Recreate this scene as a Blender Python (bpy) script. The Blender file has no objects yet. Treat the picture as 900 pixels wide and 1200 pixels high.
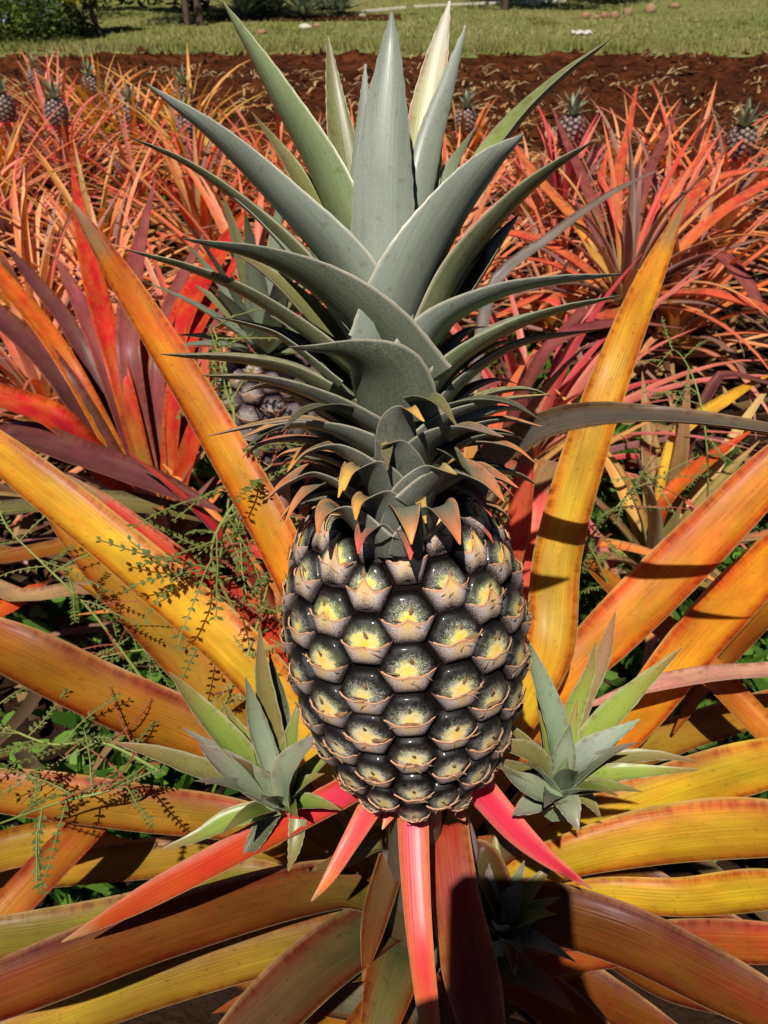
import bpy, math, random
import numpy as np
from mathutils import Vector, noise as mnoise
R = random.Random(7)
rad = math.radians
scn = bpy.context.scene
COL = scn.collection
# ------------------------------------------------------------------ camera geometry (photo pixels 900 x 1200)
H, TH, F = 1.15, rad(36), 942.0
CT, ST = math.cos(TH), math.sin(TH)
CAM = Vector((0, 0, H))
def ray(px, py):
    x = (px-450)/F; v = (600-py)/F
    return Vector((x, CT+v*ST, -ST+v*CT))
def W(px, py, d): return CAM + ray(px, py)*d                 # a point at distance d along the view axis
def WZ(px, py, dz):                                          # a point dz metres below eye height
    r = ray(px, py); return CAM + r*(dz/-r.z)
def depth(p):
    q = p-CAM; return q.y*CT - q.z*ST
def lerp(a, b, t): return a+(b-a)*t
def mixc(a, b, t): return tuple(a[i]+(b[i]-a[i])*t for i in range(3))
def sstep(a, b, x):
    t = min(1, max(0, (x-a)/(b-a))); return t*t*(3-2*t)
# ------------------------------------------------------------------ mesh helpers
class MB:
    def __init__(s): s.v=[]; s.f=[]; s.c=[]; s.l=[]; s.m=[]
    def vert(s, p, c=(.5,.5,.5), l=(0,0,0)):
        s.v.append((p[0],p[1],p[2])); s.c.append((c[0],c[1],c[2],c[3] if len(c) > 3 else 1)); s.l.append(l); return len(s.v)-1
    def face(s, *i, m=0): s.f.append(i); s.m.append(m)
    def grid(s, rows, m=0, closed=False):
        for a, b in zip(rows[:-1], rows[1:]):
            n = len(a)
            for j in range(n if closed else n-1):
                k = (j+1) % n
                s.face(a[j], a[k], b[k], b[j], m=m)
    def mesh(s, name, mats, origin=(0,0,0), smooth=True):
        me = bpy.data.meshes.new(name)
        o = Vector(origin)
        vs = np.array(s.v, dtype=np.float32) - np.array([o.x,o.y,o.z], dtype=np.float32)
        me.from_pydata(vs.tolist(), [], s.f)
        if not isinstance(mats, (list, tuple)): mats = [mats]
        for mm in mats: me.materials.append(mm)
        a = me.attributes.new('Col', 'FLOAT_COLOR', 'POINT'); a.data.foreach_set('color', np.array(s.c, dtype=np.float32).ravel())
        a = me.attributes.new('luv', 'FLOAT_VECTOR', 'POINT'); a.data.foreach_set('vector', np.array(s.l, dtype=np.float32).ravel())
        me.polygons.foreach_set('material_index', s.m)
        if smooth: me.polygons.foreach_set('use_smooth', [True]*len(s.f))
        me.update(); return me
    def obj(s, name, mats, parent=None, origin=(0,0,0), smooth=True):
        return link(name, s.mesh(name, mats, origin, smooth), parent)
def link(name, me, parent=None):
    o = bpy.data.objects.new(name, me); COL.objects.link(o)
    if parent is not None: o.parent = parent
    return o
def tag(o, label=None, cat=None, group=None, kind=None):
    if label: o['label'] = label
    if cat: o['category'] = cat
    if group: o['group'] = group
    if kind: o['kind'] = kind
    return o
def thing(name, label, cat, loc=(0,0,0), group=None):
    o = bpy.data.objects.new(name, None); COL.objects.link(o); o.location = loc; o.empty_display_size = .05
    return tag(o, label, cat, group)
def dup(root, loc, rz, sc=1, label=None):
    c = root.copy(); COL.objects.link(c); c.location = loc; c.rotation_euler = (0,0,rz); c.scale = (sc,sc,sc)
    if label: c['label'] = label
    for ch in root.children:
        d = ch.copy(); COL.objects.link(d); d.parent = c
    return c
def catmull(P, n):
    P = [np.array(p, dtype=float) for p in P]
    P = [2*P[0]-P[1]] + P + [2*P[-1]-P[-2]]
    L = [0]
    for i in range(1, len(P)-2): L.append(L[-1]+np.linalg.norm(P[i+1][:3]-P[i][:3])+1e-9)
    out = []
    for k in range(n+1):
        s = L[-1]*k/n; i = 0
        while i < len(L)-2 and s > L[i+1]: i += 1
        t = (s-L[i])/(L[i+1]-L[i])
        p0,p1,p2,p3 = P[i:i+4]
        # tangents scaled by chord length (non-uniform)
        d1 = L[i+1]-L[i]
        dm = np.linalg.norm(p1[:3]-p0[:3])+1e-9; dp = np.linalg.norm(p3[:3]-p2[:3])+1e-9
        m1 = (p2-p0)/(d1+dm)*d1; m2 = (p3-p1)/(d1+dp)*d1
        t2=t*t; t3=t2*t
        out.append((2*t3-3*t2+1)*p1+(t3-2*t2+t)*m1+(-2*t3+3*t2)*p2+(t3-t2)*m2)
    return out
def tube(mb, pts, r0, r1, seg=6, c=(.5,.5,.5), m=0):
    rows = []
    n = len(pts)
    for i, p in enumerate(pts):
        p = Vector(p)
        T = (Vector(pts[min(n-1,i+1)])-Vector(pts[max(0,i-1)])).normalized()
        A = T.cross(Vector((.3,.9,.2))).normalized(); B = T.cross(A)
        r = lerp(r0, r1, i/(n-1))
        rows.append([mb.vert(p+A*math.cos(2*math.pi*k/seg)*r+B*math.sin(2*math.pi*k/seg)*r, c, (k/seg, i*.05, 0)) for k in range(seg)])
    mb.grid(rows, m=m, closed=True)
    return rows
# ------------------------------------------------------------------ materials
class NT:
    def __init__(s, name):
        s.mat = bpy.data.materials.new(name); s.mat.use_nodes = True
        s.t = s.mat.node_tree; s.t.nodes.clear()
        s.out = s.t.nodes.new('ShaderNodeOutputMaterial')
    def n(s, typ, **k):
        nd = s.t.nodes.new('ShaderNode'+typ)
        for a, b in k.items():
            if a in nd.inputs.keys(): s.set(nd.inputs[a], b)
            else: setattr(nd, a, b)
        return nd
    def set(s, inp, v):
        if isinstance(v, bpy.types.NodeSocket): s.t.links.new(v, inp)
        else:
            try: inp.default_value = v
            except Exception: inp.default_value = (*v, 1)
    def math(s, op, a, b=0.0, c=None, clamp=False):
        nd = s.t.nodes.new('ShaderNodeMath'); nd.operation = op; nd.use_clamp = clamp
        s.set(nd.inputs[0], a); s.set(nd.inputs[1], b)
        if c is not None: s.set(nd.inputs[2], c)
        return nd.outputs[0]
    def mix(s, fac, a, b, blend='MIX'):
        nd = s.t.nodes.new('ShaderNodeMix'); nd.data_type = 'RGBA'; nd.blend_type = blend
        s.set(nd.inputs[0], fac); s.set(nd.inputs[6], a); s.set(nd.inputs[7], b)
        return nd.outputs[2]
    def ramp(s, fac, stops):
        nd = s.t.nodes.new('ShaderNodeValToRGB'); s.set(nd.inputs[0], fac)
        e = nd.color_ramp.elements
        while len(e) > 1: e.remove(e[-1])
        for i, (p, c) in enumerate(stops):
            q = e[0] if i == 0 else e.new(p)
            q.position = p; q.color = (*c, 1) if len(c) == 3 else c
        return nd.outputs[0]
    def attr(s, name): 
        nd = s.t.nodes.new('ShaderNodeAttribute'); nd.attribute_name = name; return nd
    def scale(s, vec, sc):
        nd = s.t.nodes.new('ShaderNodeMapping'); s.t.links.new(vec, nd.inputs[0]); nd.inputs[3].default_value = sc; return nd.outputs[0]
    def noise(s, vec, scale, detail=3, rough=.55):
        nd = s.t.nodes.new('ShaderNodeTexNoise'); s.t.links.new(vec, nd.inputs['Vector'])
        nd.inputs['Scale'].default_value = scale; nd.inputs['Detail'].default_value = detail; nd.inputs['Roughness'].default_value = rough
        return nd.outputs[0]
    def bump(s, h, strength, dist):
        nd = s.t.nodes.new('ShaderNodeBump'); s.t.links.new(h, nd.inputs['Height'])
        nd.inputs['Strength'].default_value = strength; nd.inputs['Distance'].default_value = dist; return nd.outputs[0]
    def finish(s, sh): s.t.links.new(sh, s.out.inputs[0]); return s.mat
    def bsdf(s, **k):
        nd = s.t.nodes.new('ShaderNodeBsdfPrincipled')
        for a, b in k.items(): s.set(nd.inputs[a.replace('_',' ')], b)
        return nd.outputs[0]
def leaf_material(name, rough, transl, blotch, speck, coat=0.0, objvar=0.0, streak=.6):
    m = NT(name)
    c = m.attr('Col').outputs[0]; l = m.attr('luv').outputs[1]
    big = m.noise(m.scale(l, (45, 16, 1)), 1, 3)
    st = m.noise(m.scale(l, (900, 7, 1)), 1, 3, .6)
    fine = m.noise(m.scale(l, (2600, 1300, 1)), 1, 2)
    k = m.math('MULTIPLY_ADD', big, 1.5*blotch, 1-.75*blotch)
    k2 = m.math('MULTIPLY_ADD', st, streak, 1-streak*.5)
    col = m.mix(1, c, m.n('CombineColor', Red=k, Green=k, Blue=k).outputs[0], 'MULTIPLY')
    col = m.mix(1, col, m.n('CombineColor', Red=k2, Green=k2, Blue=k2).outputs[0], 'MULTIPLY')
    # blotches drift towards red / towards yellow
    b2 = m.noise(m.scale(l, (60, 22, 3)), 1.0, 4)
    hue = m.n('HueSaturation', Hue=m.math('MULTIPLY_ADD', b2, .05*blotch*2, .5-.025*blotch*2), Saturation=1.0, Value=1.0, Color=col).outputs[0]
    col = hue
    if objvar:
        r = m.n('ObjectInfo').outputs['Random']
        col = m.n('HueSaturation', Hue=m.math('MULTIPLY_ADD', r, objvar, .5-objvar*.4), Saturation=1.0, Value=m.math('MULTIPLY_ADD', r, .35, .82), Color=col).outputs[0]
    if speck:
        sp = m.ramp(fine, [(.45, (0,0,0)), (.75, (1,1,1))])
        col = m.mix(m.math('MULTIPLY', sp, speck), col, (.62,.64,.58,1))
    al = m.attr('Col').outputs[3]
    mz = m.noise(m.scale(l, (30, 150, 1)), 1, 3, .6)
    spots = m.math('MULTIPLY', m.ramp(al, [(.6,(0,)*3),(.85,(1,)*3),(.93,(.8,)*3),(.97,(0,)*3)]), m.ramp(mz, [(.45,(0,)*3),(.62,(1,)*3)]))
    col = m.mix(m.math('MULTIPLY', spots, .42*blotch*2), col, m.mix(1, col, (.55,.25,.2,1), 'MULTIPLY'))
    fr = m.ramp(m.noise(m.scale(l, (260, 190, 1)), 1, 2), [(.62,(0,)*3),(.72,(1,)*3)])
    col = m.mix(m.math('MULTIPLY', fr, .28*blotch*2), col, m.mix(1, col, (.5,.35,.3,1), 'MULTIPLY'))
    bp = m.bump(st, .55*streak, .0014)
    p = m.bsdf(Base_Color=col, Roughness=m.math('MULTIPLY_ADD', big, .2, rough-.1), Normal=bp, Coat_Weight=coat, Coat_Roughness=.3, Specular_IOR_Level=.22)
    if transl:
        t = m.n('BsdfTranslucent', Color=m.n('HueSaturation', Saturation=1.15, Value=1.5, Color=col).outputs[0]).outputs[0]
        ms = m.n('MixShader', Fac=transl); m.t.links.new(p, ms.inputs[1]); m.t.links.new(t, ms.inputs[2])
        return m.finish(ms.outputs[0])
    return m.finish(p)
M_LEAF = leaf_material('pineapple leaf', .43, .36, .8, 0, .10, 0, .8)
M_FIELD = leaf_material('field leaf', .5, .25, .45, 0, .1, .05)
M_CROWN = leaf_material('crown leaf', .38, .14, .6, .16, .18, 0, .30)
M_BRACT = leaf_material('red bract', .4, .2, .3, 0, .25)

def plain(name, col, rough=.8, var=.4, scale=20, bump=.3, dist=.01, col2=None):
    m = NT(name); g = m.n('TexCoord').outputs['Object']
    n = m.noise(g, scale, 5, .6); n2 = m.noise(g, scale*5, 3)
    c = m.mix(n, tuple(x*(1-var) for x in col)+(1,), tuple(min(1, x*(1+var)) for x in (col2 or col))+(1,))
    return m.finish(m.bsdf(Base_Color=c, Roughness=rough, Specular_IOR_Level=(.05 if rough > .85 else .4), Normal=m.bump(m.math('ADD', n, m.math('MULTIPLY', n2, .5)), bump, dist)))
def attr_mat(name, rough=.6, transl=0.0, var=.3, scale=60):
    m = NT(name); c = m.attr('Col').outputs[0]; g = m.n('TexCoord').outputs['Object']
    k = m.math('MULTIPLY_ADD', m.noise(g, scale, 3), 2*var, 1-var)
    c = m.mix(1, c, m.n('CombineColor', Red=k, Green=k, Blue=k).outputs[0], 'MULTIPLY')
    p = m.bsdf(Base_Color=c, Roughness=rough, Specular_IOR_Level=(.05 if rough > .8 else .3))
    if transl:
        t = m.n('BsdfTranslucent', Color=c).outputs[0]
        ms = m.n('MixShader', Fac=transl); m.t.links.new(p, ms.inputs[1]); m.t.links.new(t, ms.inputs[2]); p = ms.outputs[0]
    return m.finish(p)
M_FOL = attr_mat('foliage', .55, .25)
M_LITTER = attr_mat('dry litter', .85, .1)
M_BARK = plain('bark', (.12,.08,.055), .9, .5, 12, .6, .02)
M_ROCK = plain('rock', (.25,.13,.075), .9, .4, 4, .6, .03, (.32,.19,.12))
M_STALK = attr_mat('green stalk', .5, 0, .25, 90)

# fruit eye: luv = (a, b, rnd) local cell coordinates, Col.r = height on fruit 0..1
def eye_material(name, young=False):
    m = NT(name)
    l = m.attr('luv').outputs[1]; s = m.n('SeparateXYZ', Vector=l)
    a, b, rn = s.outputs[0], s.outputs[1], s.outputs[2]
    tt = m.n('SeparateColor', Color=m.attr('Col').outputs[0]).outputs[0]
    ang = m.math('ARCTAN2', a, m.math('ADD', b, .06))
    d = m.math('SQRT', m.math('ADD', m.math('POWER', m.math('ABSOLUTE', a), 2), m.math('POWER', m.math('ABSOLUTE', m.math('ADD', b, .06)), 2)))
    rs = m.n('CombineXYZ', X=m.math('MULTIPLY', ang, 5.0), Y=m.math('MULTIPLY', d, 2.2), Z=m.math('MULTIPLY', rn, 50)).outputs[0]
    radial = m.noise(rs, 1.6, 4, .6)
    fade = m.ramp(d, [(.06,(0,)*3),(.32,(1,)*3)])
    radial = m.math('MULTIPLY_ADD', m.math('SUBTRACT', radial, .5), fade, .5)
    cell = m.n('CombineXYZ', X=a, Y=b, Z=m.math('MULTIPLY', rn, 31)).outputs[0]
    sp = m.noise(cell, 26, 3, .7)
    n1 = m.noise(cell, 3, 3)
    dd = m.math('ADD', m.math('MULTIPLY_ADD', d, .93, .05), m.math('MULTIPLY_ADD', radial, .5, -.25))
    dd = m.math('ADD', dd, m.math('MULTIPLY_ADD', n1, .5, -.25))
    dd = m.math('ADD', dd, m.math('MULTIPLY_ADD', m.math('FRACT', m.math('MULTIPLY', rn, 7.3)), .22, -.11))
    if young:
        col = m.ramp(dd, [(0,(.42,.34,.25)),(.25,(.28,.21,.2)),(.5,(.13,.095,.10)),(.85,(.07,.045,.05)),(1,(.03,.018,.02))])
    else:
        top = m.ramp(dd, [(0,(.92,.52,.015)),(.24,(.88,.58,.03)),(.36,(.50,.47,.08)),(.46,(.10,.12,.025)),(.62,(.03,.032,.010)),(.74,(.009,.006,.005)),(1,(.003,.002,.002))])
        low = m.ramp(dd, [(0,(.92,.68,.17)),(.24,(.86,.7,.30)),(.37,(.52,.46,.28)),(.47,(.07,.05,.028)),(.58,(.014,.009,.007)),(.8,(.005,.003,.003))])
        col = m.mix(m.ramp(tt, [(.3,(0,0,0)),(.75,(1,1,1))]), low, top)
    # waxy bloom, in a ring of fine specks around the middle
    ring = m.ramp(m.math('ADD', d, m.math('MULTIPLY_ADD', n1, .3, -.15)), [(.05,(.15,)*3),(.26,(1,)*3),(.5,(.75,)*3),(.74,(.08,)*3),(.92,(0,)*3)])
    spk = m.ramp(m.math('ADD', sp, m.math('MULTIPLY_ADD', radial, .5, -.25)), [(.46,(0,)*3),(.66,(1,)*3)])
    col = m.mix(m.math('MULTIPLY', m.math('MULTIPLY', ring, spk), m.math('MULTIPLY_ADD', tt, -.25, .98)), col, (.86,.84,.74,1))
    p = m.bsdf(Base_Color=col, Roughness=m.math('MULTIPLY_ADD', sp, .35, .5 if young else .27), Specular_IOR_Level=.3, Coat_Weight=(.1 if young else .22), Coat_Roughness=.14, Normal=m.bump(m.math('ADD', sp, m.math('MULTIPLY', n1, .8)), .3, .0010))
    return m.finish(p)
def bract_material(name, young=False):
    # luv = (a, w, rnd): a across, w from the base (0) to the free rim (1); Col.r = height on fruit, Col.g = tip amount
    m = NT(name)
    l = m.attr('luv').outputs[1]; s = m.n('SeparateXYZ', Vector=l)
    a, w, rn = s.outputs[0], s.outputs[1], s.outputs[2]
    cc = m.n('SeparateColor', Color=m.attr('Col').outputs[0]); tt, tip = cc.outputs[0], cc.outputs[1]
    cell = m.n('CombineXYZ', X=a, Y=w, Z=m.math('MULTIPLY', rn, 17)).outputs[0]
    sp = m.noise(cell, 30, 3, .7); n1 = m.noise(m.scale(cell, (5, 1, 1)), 2.2, 3)
    lg = m.math('ADD', m.math('MULTIPLY', sp, .75), m.math('MULTIPLY_ADD', m.math('MULTIPLY', w, m.math('SUBTRACT', 1, m.math('MULTIPLY', m.math('ABSOLUTE', a), .7))), .42, -.12))
    mau = m.mix(m.ramp(lg, [(.30,(0,)*3),(.40,(.35,)*3),(.62,(1,)*3)]), (.035,.018,.016,1), (.80,.66,.62,1)) if not young else m.mix(sp, (.07,.045,.05,1), (.34,.24,.23,1))
    mid = m.math('SUBTRACT', 1, m.math('MULTIPLY', m.math('ABSOLUTE', a), m.math('MULTIPLY_ADD', tt, -1.5, 3.4)))
    mid = m.math('MULTIPLY', m.math('ADD', mid, m.math('MULTIPLY_ADD', n1, .9, -.45), clamp=True), m.ramp(w, [(.2,(0,)*3),(.8,(1,)*3)]), clamp=True)
    yel = m.mix(tt, (.58,.42,.22,1), (.88,.52,.05,1))
    col = m.mix(m.math('MULTIPLY', mid, .3 if young else .9), mau, yel)
    rim = m.ramp(m.math('ADD', w, m.math('MULTIPLY_ADD', n1, .3, -.15)), [(.86,(0,)*3),(.96,(1,)*3)])
    rimc = m.mix(n1, (.50,.14,.08,1), (.72,.42,.2,1))
    col = m.mix(m.math('MULTIPLY', rim, .85), col, rimc)
    col = m.mix(tip, col, m.mix(tt, (.2,.1,.05,1), (.75,.38,.05,1)))
    p = m.bsdf(Base_Color=col, Roughness=.6, Normal=m.bump(m.math('ADD', sp, n1), .4, .0008))
    return m.finish(p)
M_EYE, M_SCALE = eye_material('fruit eye'), bract_material('fruit scale')
M_EYEY, M_SCALEY = eye_material('young fruit eye', True), bract_material('young fruit scale', True)
M_DRY = plain('dried flower', (.2,.1,.045), .8, .5, 300, .3, .001, (.3,.17,.08))
M_CORE = plain('fruit core', (.007,.004,.003), .9, .3, 100, .2, .001)  # near-black, so shade in the gaps between fruitlets is painted in

# ------------------------------------------------------------------ leaves
def view_vis(P, T, S):
    v = (P-CAM).normalized()
    t = T-v*T.dot(v); s = S-v*S.dot(v)
    if t.length < 1e-4: return s.length
    t.normalize(); return (s-t*s.dot(t)).length
XS = {m: [-1+2*j/m for j in range(m+1)] for m in (2,4,6)}
XS[8] = [-1,-.95,-.72,-.36,0,.36,.72,.95,1]
XS[10] = [-1,-.978,-.86,-.62,-.32,0,.32,.62,.86,.978,1]
def leaf_geom(mb, pts, cols, Rdir=None, axis=Vector((0,0,1)), fold=.4, n=26, m=8, thick=.0012, twist=(0,0), px=False, edge=.55, rnd=None, wav=0.0, layers=2, serr=0.0, margin=None, tip0=.5, q1=.35):
    """pts: (Vector, full width). cols: base, mid, tip, edge, under. The upper face looks up / towards the plant's axis."""
    rnd = R.random()*40 if rnd is None else rnd
    P4 = [(p[0][0], p[0][1], p[0][2], p[1]) for p in pts]
    C = catmull(P4, n)
    P = [Vector(c[:3]) for c in C]; wd = [max(.0002, c[3]) for c in C]
    L = sum((P[i+1]-P[i]).length for i in range(n))
    R0 = Vector(Rdir) if Rdir is not None else (P[-1]-P[0])
    S0 = axis.cross(R0)
    if S0.length < 1e-6: S0 = Vector((1,0,0))
    S0.normalize()
    frames = []
    for i in range(n+1):
        T = (P[min(n,i+1)]-P[max(0,i-1)]).normalized()
        S = (S0-T*S0.dot(T)).normalized(); N = T.cross(S)
        a = lerp(twist[0], twist[1], i/n)
        if a: S, N = S*math.cos(a)+N*math.sin(a), N*math.cos(a)-S*math.sin(a)
        frames.append((T,S,N))
    if px:   # widths are those seen in the photograph: undo the foreshortening of the blade
        vis = sorted(view_vis(P[i], frames[i][0], frames[i][1]) for i in range(n//5, n))[n//3]
        k = 1/max(.6, min(1, vis+.12))
    else: k = 1
    cb, cm, ct, ce, cu = cols
    top, bot = [], []
    ph = R.random()*6
    for i in range(n+1):
        t = i/n; T,S,N = frames[i]; hw = wd[i]*k*.5
        base = mixc(cb, cm, sstep(0,.35,t)); base = mixc(base, ct, sstep(tip0,1,t))
        f = fold*(1-.35*t)
        ra, rb = [], []
        for j in range(m+1):
            x = XS[m][j]; ax = abs(x)
            off = f*hw*(q1*ax**1.5+(1-q1)*ax**5) + (wav*hw*math.sin(t*16+ph+x*2)*ax if wav else 0)
            sx = x*hw*math.sqrt(max(.25, 1-.45*f*f*ax))
            if serr and ax == 1: sx += math.copysign(serr, x)*((i*7) % 3 == 0)
            q = P[i]+S*sx+N*off
            if margin and t > .9 and q1 < .3: base = mixc(base, (.34,.19,.08), sstep(.9,.97,t))
            c = mixc(base, ce, sstep(edge, .93, ax)*(.9 if t < .8 else .6))
            if margin and ax > .96: c = mixc(margin, base, .5+.5*mnoise.noise(Vector((t*L*40, x, rnd))))
            ra.append(mb.vert(q, (*c, ax), (x*hw, t*L, rnd)))
            if layers == 2:
                th = thick*(.2+.8*(1-ax**2))*min(1, hw/.004)
                rb.append(mb.vert(q-N*th, cu if ax < 1 else mixc(cu, (.7,.6,.45), .5), (x*hw, t*L, rnd+3)))
        top.append(ra); bot.append(rb)
    mb.grid(top)
    if layers == 2:
        mb.grid([r[::-1] for r in bot])
        for i in range(n):
            mb.face(top[i][0], top[i+1][0], bot[i+1][0], bot[i][0]); mb.face(top[i+1][m], top[i][m], bot[i][m], bot[i+1][m])
    return L
# linear colours
ORANGE=(.62,.225,.018); GOLD=(.66,.33,.025); YEL=(.75,.46,.05); BROWN=(.34,.085,.014); RUST=(.31,.095,.009); RED=(.55,.045,.02); CRIM=(.42,.02,.02)
PINK=(.72,.04,.085); CORAL=(.72,.13,.07); MAUVE=(.20,.075,.075); DMAUVE=(.10,.045,.05); OLIVE=(.24,.19,.025); GREEN=(.17,.22,.045); DKGREEN=(.07,.08,.03)
TAN=(.42,.25,.11); UND=(.36,.27,.24); PALE=(.62,.50,.40); GREY=(.25,.22,.19); SILV=(.235,.315,.185); SILVD=(.16,.175,.105); COLIVE=(.19,.19,.06); CGREEN=(.25,.31,.07); WHT=(.55,.5,.42)

# ================================================================== MAIN PLANT
C0 = W(477, 757, .43)                       # middle of the fruit
AX = Vector((-.085, .36, 1)).normalized()
FH = .161
FB = C0 - AX*FH*.5
ROOT = Vector((FB.x, FB.y, 0))
plant = thing('pineapple_plant', 'large ripe pineapple with tall grey-green crown on its orange-leaved plant, nearest the camera', 'pineapple plant', ROOT)

def make_fruit(base, axis, front, height, radius, ncol, nrow, eye, scale, parent=None, origin=(0,0,0), rings=7, seg=24, split=True, tipy=1.0, dome=.0031):
    axis = axis.normalized(); X = (front-axis*front.dot(axis)).normalized(); Y = axis.cross(X)
    prof = []
    for i in range(201):
        t = i/200
        r = radius*(math.sin(math.pi*(.07+.86*t))**.34)*(.93+.07*sstep(0,.5,t))*(1+.05*sstep(.3,.8,t))
        prof.append((r, t*height))
    s = [0]
    for i in range(200): s.append(s[-1]+math.hypot(prof[i+1][0]-prof[i][0], prof[i+1][1]-prof[i][1]))
    ST_ = s[-1]
    # round off the ends: surface parameter sv in 0..1
    sa = np.array(s)/ST_; ra = np.array([p[0] for p in prof]); za = np.array([p[1] for p in prof])
    def surf(phi, sv, h):
        e = 0.004
        r = float(np.interp(sv, sa, ra)); z = float(np.interp(sv, sa, za))
        dr = float(np.interp(sv+.01, sa, ra)-np.interp(sv-.01, sa, ra)); dz = float(np.interp(sv+.01, sa, za)-np.interp(sv-.01, sa, za))
        if sv < 0: r = max(.003, r+sv*ST_*.9)
        if sv > 1: r = max(.003, r-(sv-1)*ST_*.9)
        L = math.hypot(dr, dz) or 1; nr, nz = dz/L, -dr/L
        if L < 1e-9: nr, nz = 0, (1 if sv > .5 else -1)
        d = X*math.cos(phi)+Y*math.sin(phi)
        return base + d*(r+h*nr) + axis*(z+h*nz)
    core = MB(); rows = []
    for i in range(25):
        sv = -.06+1.12*i/24
        rows.append([core.vert(surf(2*math.pi*k/32, sv, -.0018)) for k in range(32)])
    core.grid(rows, closed=True)
    core.face(*rows[0][::-1]); core.face(*rows[-1])
    cells = []
    p = 2*math.pi/ncol; q = 1/nrow
    for c in range(ncol):
        for k in range(nrow):
            sv = (k+.5+(.5 if c % 2 else 0))*q - .25*q
            if sv > 1.01: continue
            cells.append((c*p + .16*(sv-.5)+R.uniform(-.03,.03)*p*2, sv+R.uniform(-.05,.05)*q))
    def fruitlet(mb, pc, sc):
        rn = R.random(); jit = R.uniform(.93,1.03); hw = p*2/3*.995*jit; hh = q*.5*1.0*jit
        tv = min(1, max(0, sc)); rr = float(np.interp(tv, sa, ra))/radius
        dm = dome*(.6+.4*rr)*R.uniform(.9,1.1)
        def hexr(th):
            # flat-topped hexagon, corners at left / right, in unit (a, b)
            ca, sb = abs(math.cos(th)), abs(math.sin(th))
            return min(1/max(sb,1e-6), 1/max(ca+sb*.5, 1e-6))
        rows = []
        for i in range(rings+1):
            ro = (i/rings)**.72; row = []
            for k in range(seg):
                th = 2*math.pi*k/seg; hr = hexr(th)
                rr_ = ro*lerp(1, hr, ro**1.5) if ro < 1 else hr
                rr_ = ro*hr
                a, b = rr_*math.cos(th), rr_*math.sin(th)
                h = dm*(max(0, 1-ro**4.5)**.7) + dm*.30*max(0, b)*(1-ro**6) - .0015*(ro > .99)
                row.append(mb.vert(surf(pc+a*hw, sc+b*hh, h), (tv,0,0), (a, b, rn)))
                if i == 0: row = row*seg; break
            rows.append(row)
        for k in range(seg): mb.face(rows[0][0], rows[1][(k+1)%seg], rows[1][k])
        mb.grid(rows[1:], closed=True)
        # scale: free-edged lower half with a pointed middle
        tp = (.14+.95*sstep(.55,.95,tv)**1.5)*tipy*R.uniform(.6,1.4); tcol = R.choice([0,0,.15,.5])
        na, nb = 16, 5; g = []
        for j in range(nb+1):
            w = j/nb; row = []
            for i in range(na+1):
                a = (-1+2*i/na)*.97; ab = abs(a)
                lo = -1.02 if ab < .5 else -1.02+2*(ab-.5)*1.02
                sm = -.30+.36*ab**1.7
                up = sm + tp*max(0, 1-ab/.42)**1.4
                b = lerp(lo, up, w)
                ro = min(1, max(abs(b), ab+abs(b)*.5))
                h = dm*(max(0, 1-ro**4.5)**.7) - .0012*(1-w)*(w < .2) + .0006 + .0017*w*w*(.4+.6*(1-ab)) + .002*w*w*sstep(.55,.95,tv)*max(0, 1-ab/.42)
                tipc = sstep(.0,.5, max(0, 1-ab/.2))*tcol
                row.append(mb.vert(surf(pc+a*hw, sc+b*hh, h), (tv, tipc if w > .95 else 0, 0), (a, w, rn)))
            g.append(row)
        mb.grid(g, m=1)
        # curled rim of the scale
        rim = []
        for i in range(1, na):
            a = (-1+2*i/na)*.97; ab = abs(a)
            up = -.30+.36*ab**1.7 + tp*max(0, 1-ab/.42)**1.4
            ro = min(1, max(abs(up), ab+abs(up)*.5))
            rim.append(surf(pc+a*hw, sc+up*hh, dm*(max(0,1-ro**4.5)**.7)+.0022*(.4+.6*(1-ab))))
        r0 = len(mb.v)
        tube(mb, [p+Vector((R.gauss(0,1),R.gauss(0,1),R.gauss(0,1)))*.00018 for p in rim], .0005, .0003, 5, (tv,.1,0), m=1)
        for k in range(r0, len(mb.v)): mb.l[k] = (0.6, .97, rn)
        # dried flower remains: a small brown hook above the middle, threads in it
        if split:
            for kk in range(R.choice([3,4,5,6])):
                a0 = R.uniform(-.4,.4); b0 = R.uniform(-.36,-.12) if kk else R.uniform(.12,.35)
                ln = R.uniform(.3,.55); th = R.choice([0,math.pi])+R.uniform(-.7,.7)
                if kk == 0: th = math.pi/2+R.uniform(-.25,.25); a0 *= .35; ln *= .8
                wdt = .075 if kk == 0 else .03
                if kk == 1 and R.random() < .35: wdt = .12; ln = .6; th = R.uniform(0,.6)
                pr = []
                for z in range(4):
                    u = z/3; w2 = wdt*math.sin(math.pi*min(.98,.25+.75*u))
                    aa, bb = a0+math.cos(th)*ln*u, b0+math.sin(th)*ln*u
                    ro = min(.99, math.hypot(aa, bb)); h = dm*(max(0,1-ro**4.5)**.7)+.0005+.0022*u*R.uniform(.5,1.3)
                    nx, ny = -math.sin(th), math.cos(th)
                    pr.append([mb.vert(surf(pc+(aa+nx*w2*sg)*hw, sc+(bb+ny*w2*sg)*hh, h+(.0006 if sg == 0 else 0))) for sg in (-1,0,1)])
                mb.grid(pr, m=2)
    mats = [eye, scale, M_DRY]
    if not split:
        rest = MB(); rest.v, rest.f, rest.c, rest.l = core.v, core.f, core.c, core.l; rest.m = [3]*len(core.f)
        for pc, sc in cells: fruitlet(rest, pc, sc)
        return rest, mats+[M_CORE], surf
    fo = core.obj('fruit', M_CORE, parent, origin)
    cells.sort(key=lambda c: -math.cos(c[0])-.15*c[1])
    for pc, sc in cells[:100]:
        mb = MB(); fruitlet(mb, pc, sc); mb.obj('fruitlet', mats, fo, origin)
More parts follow.
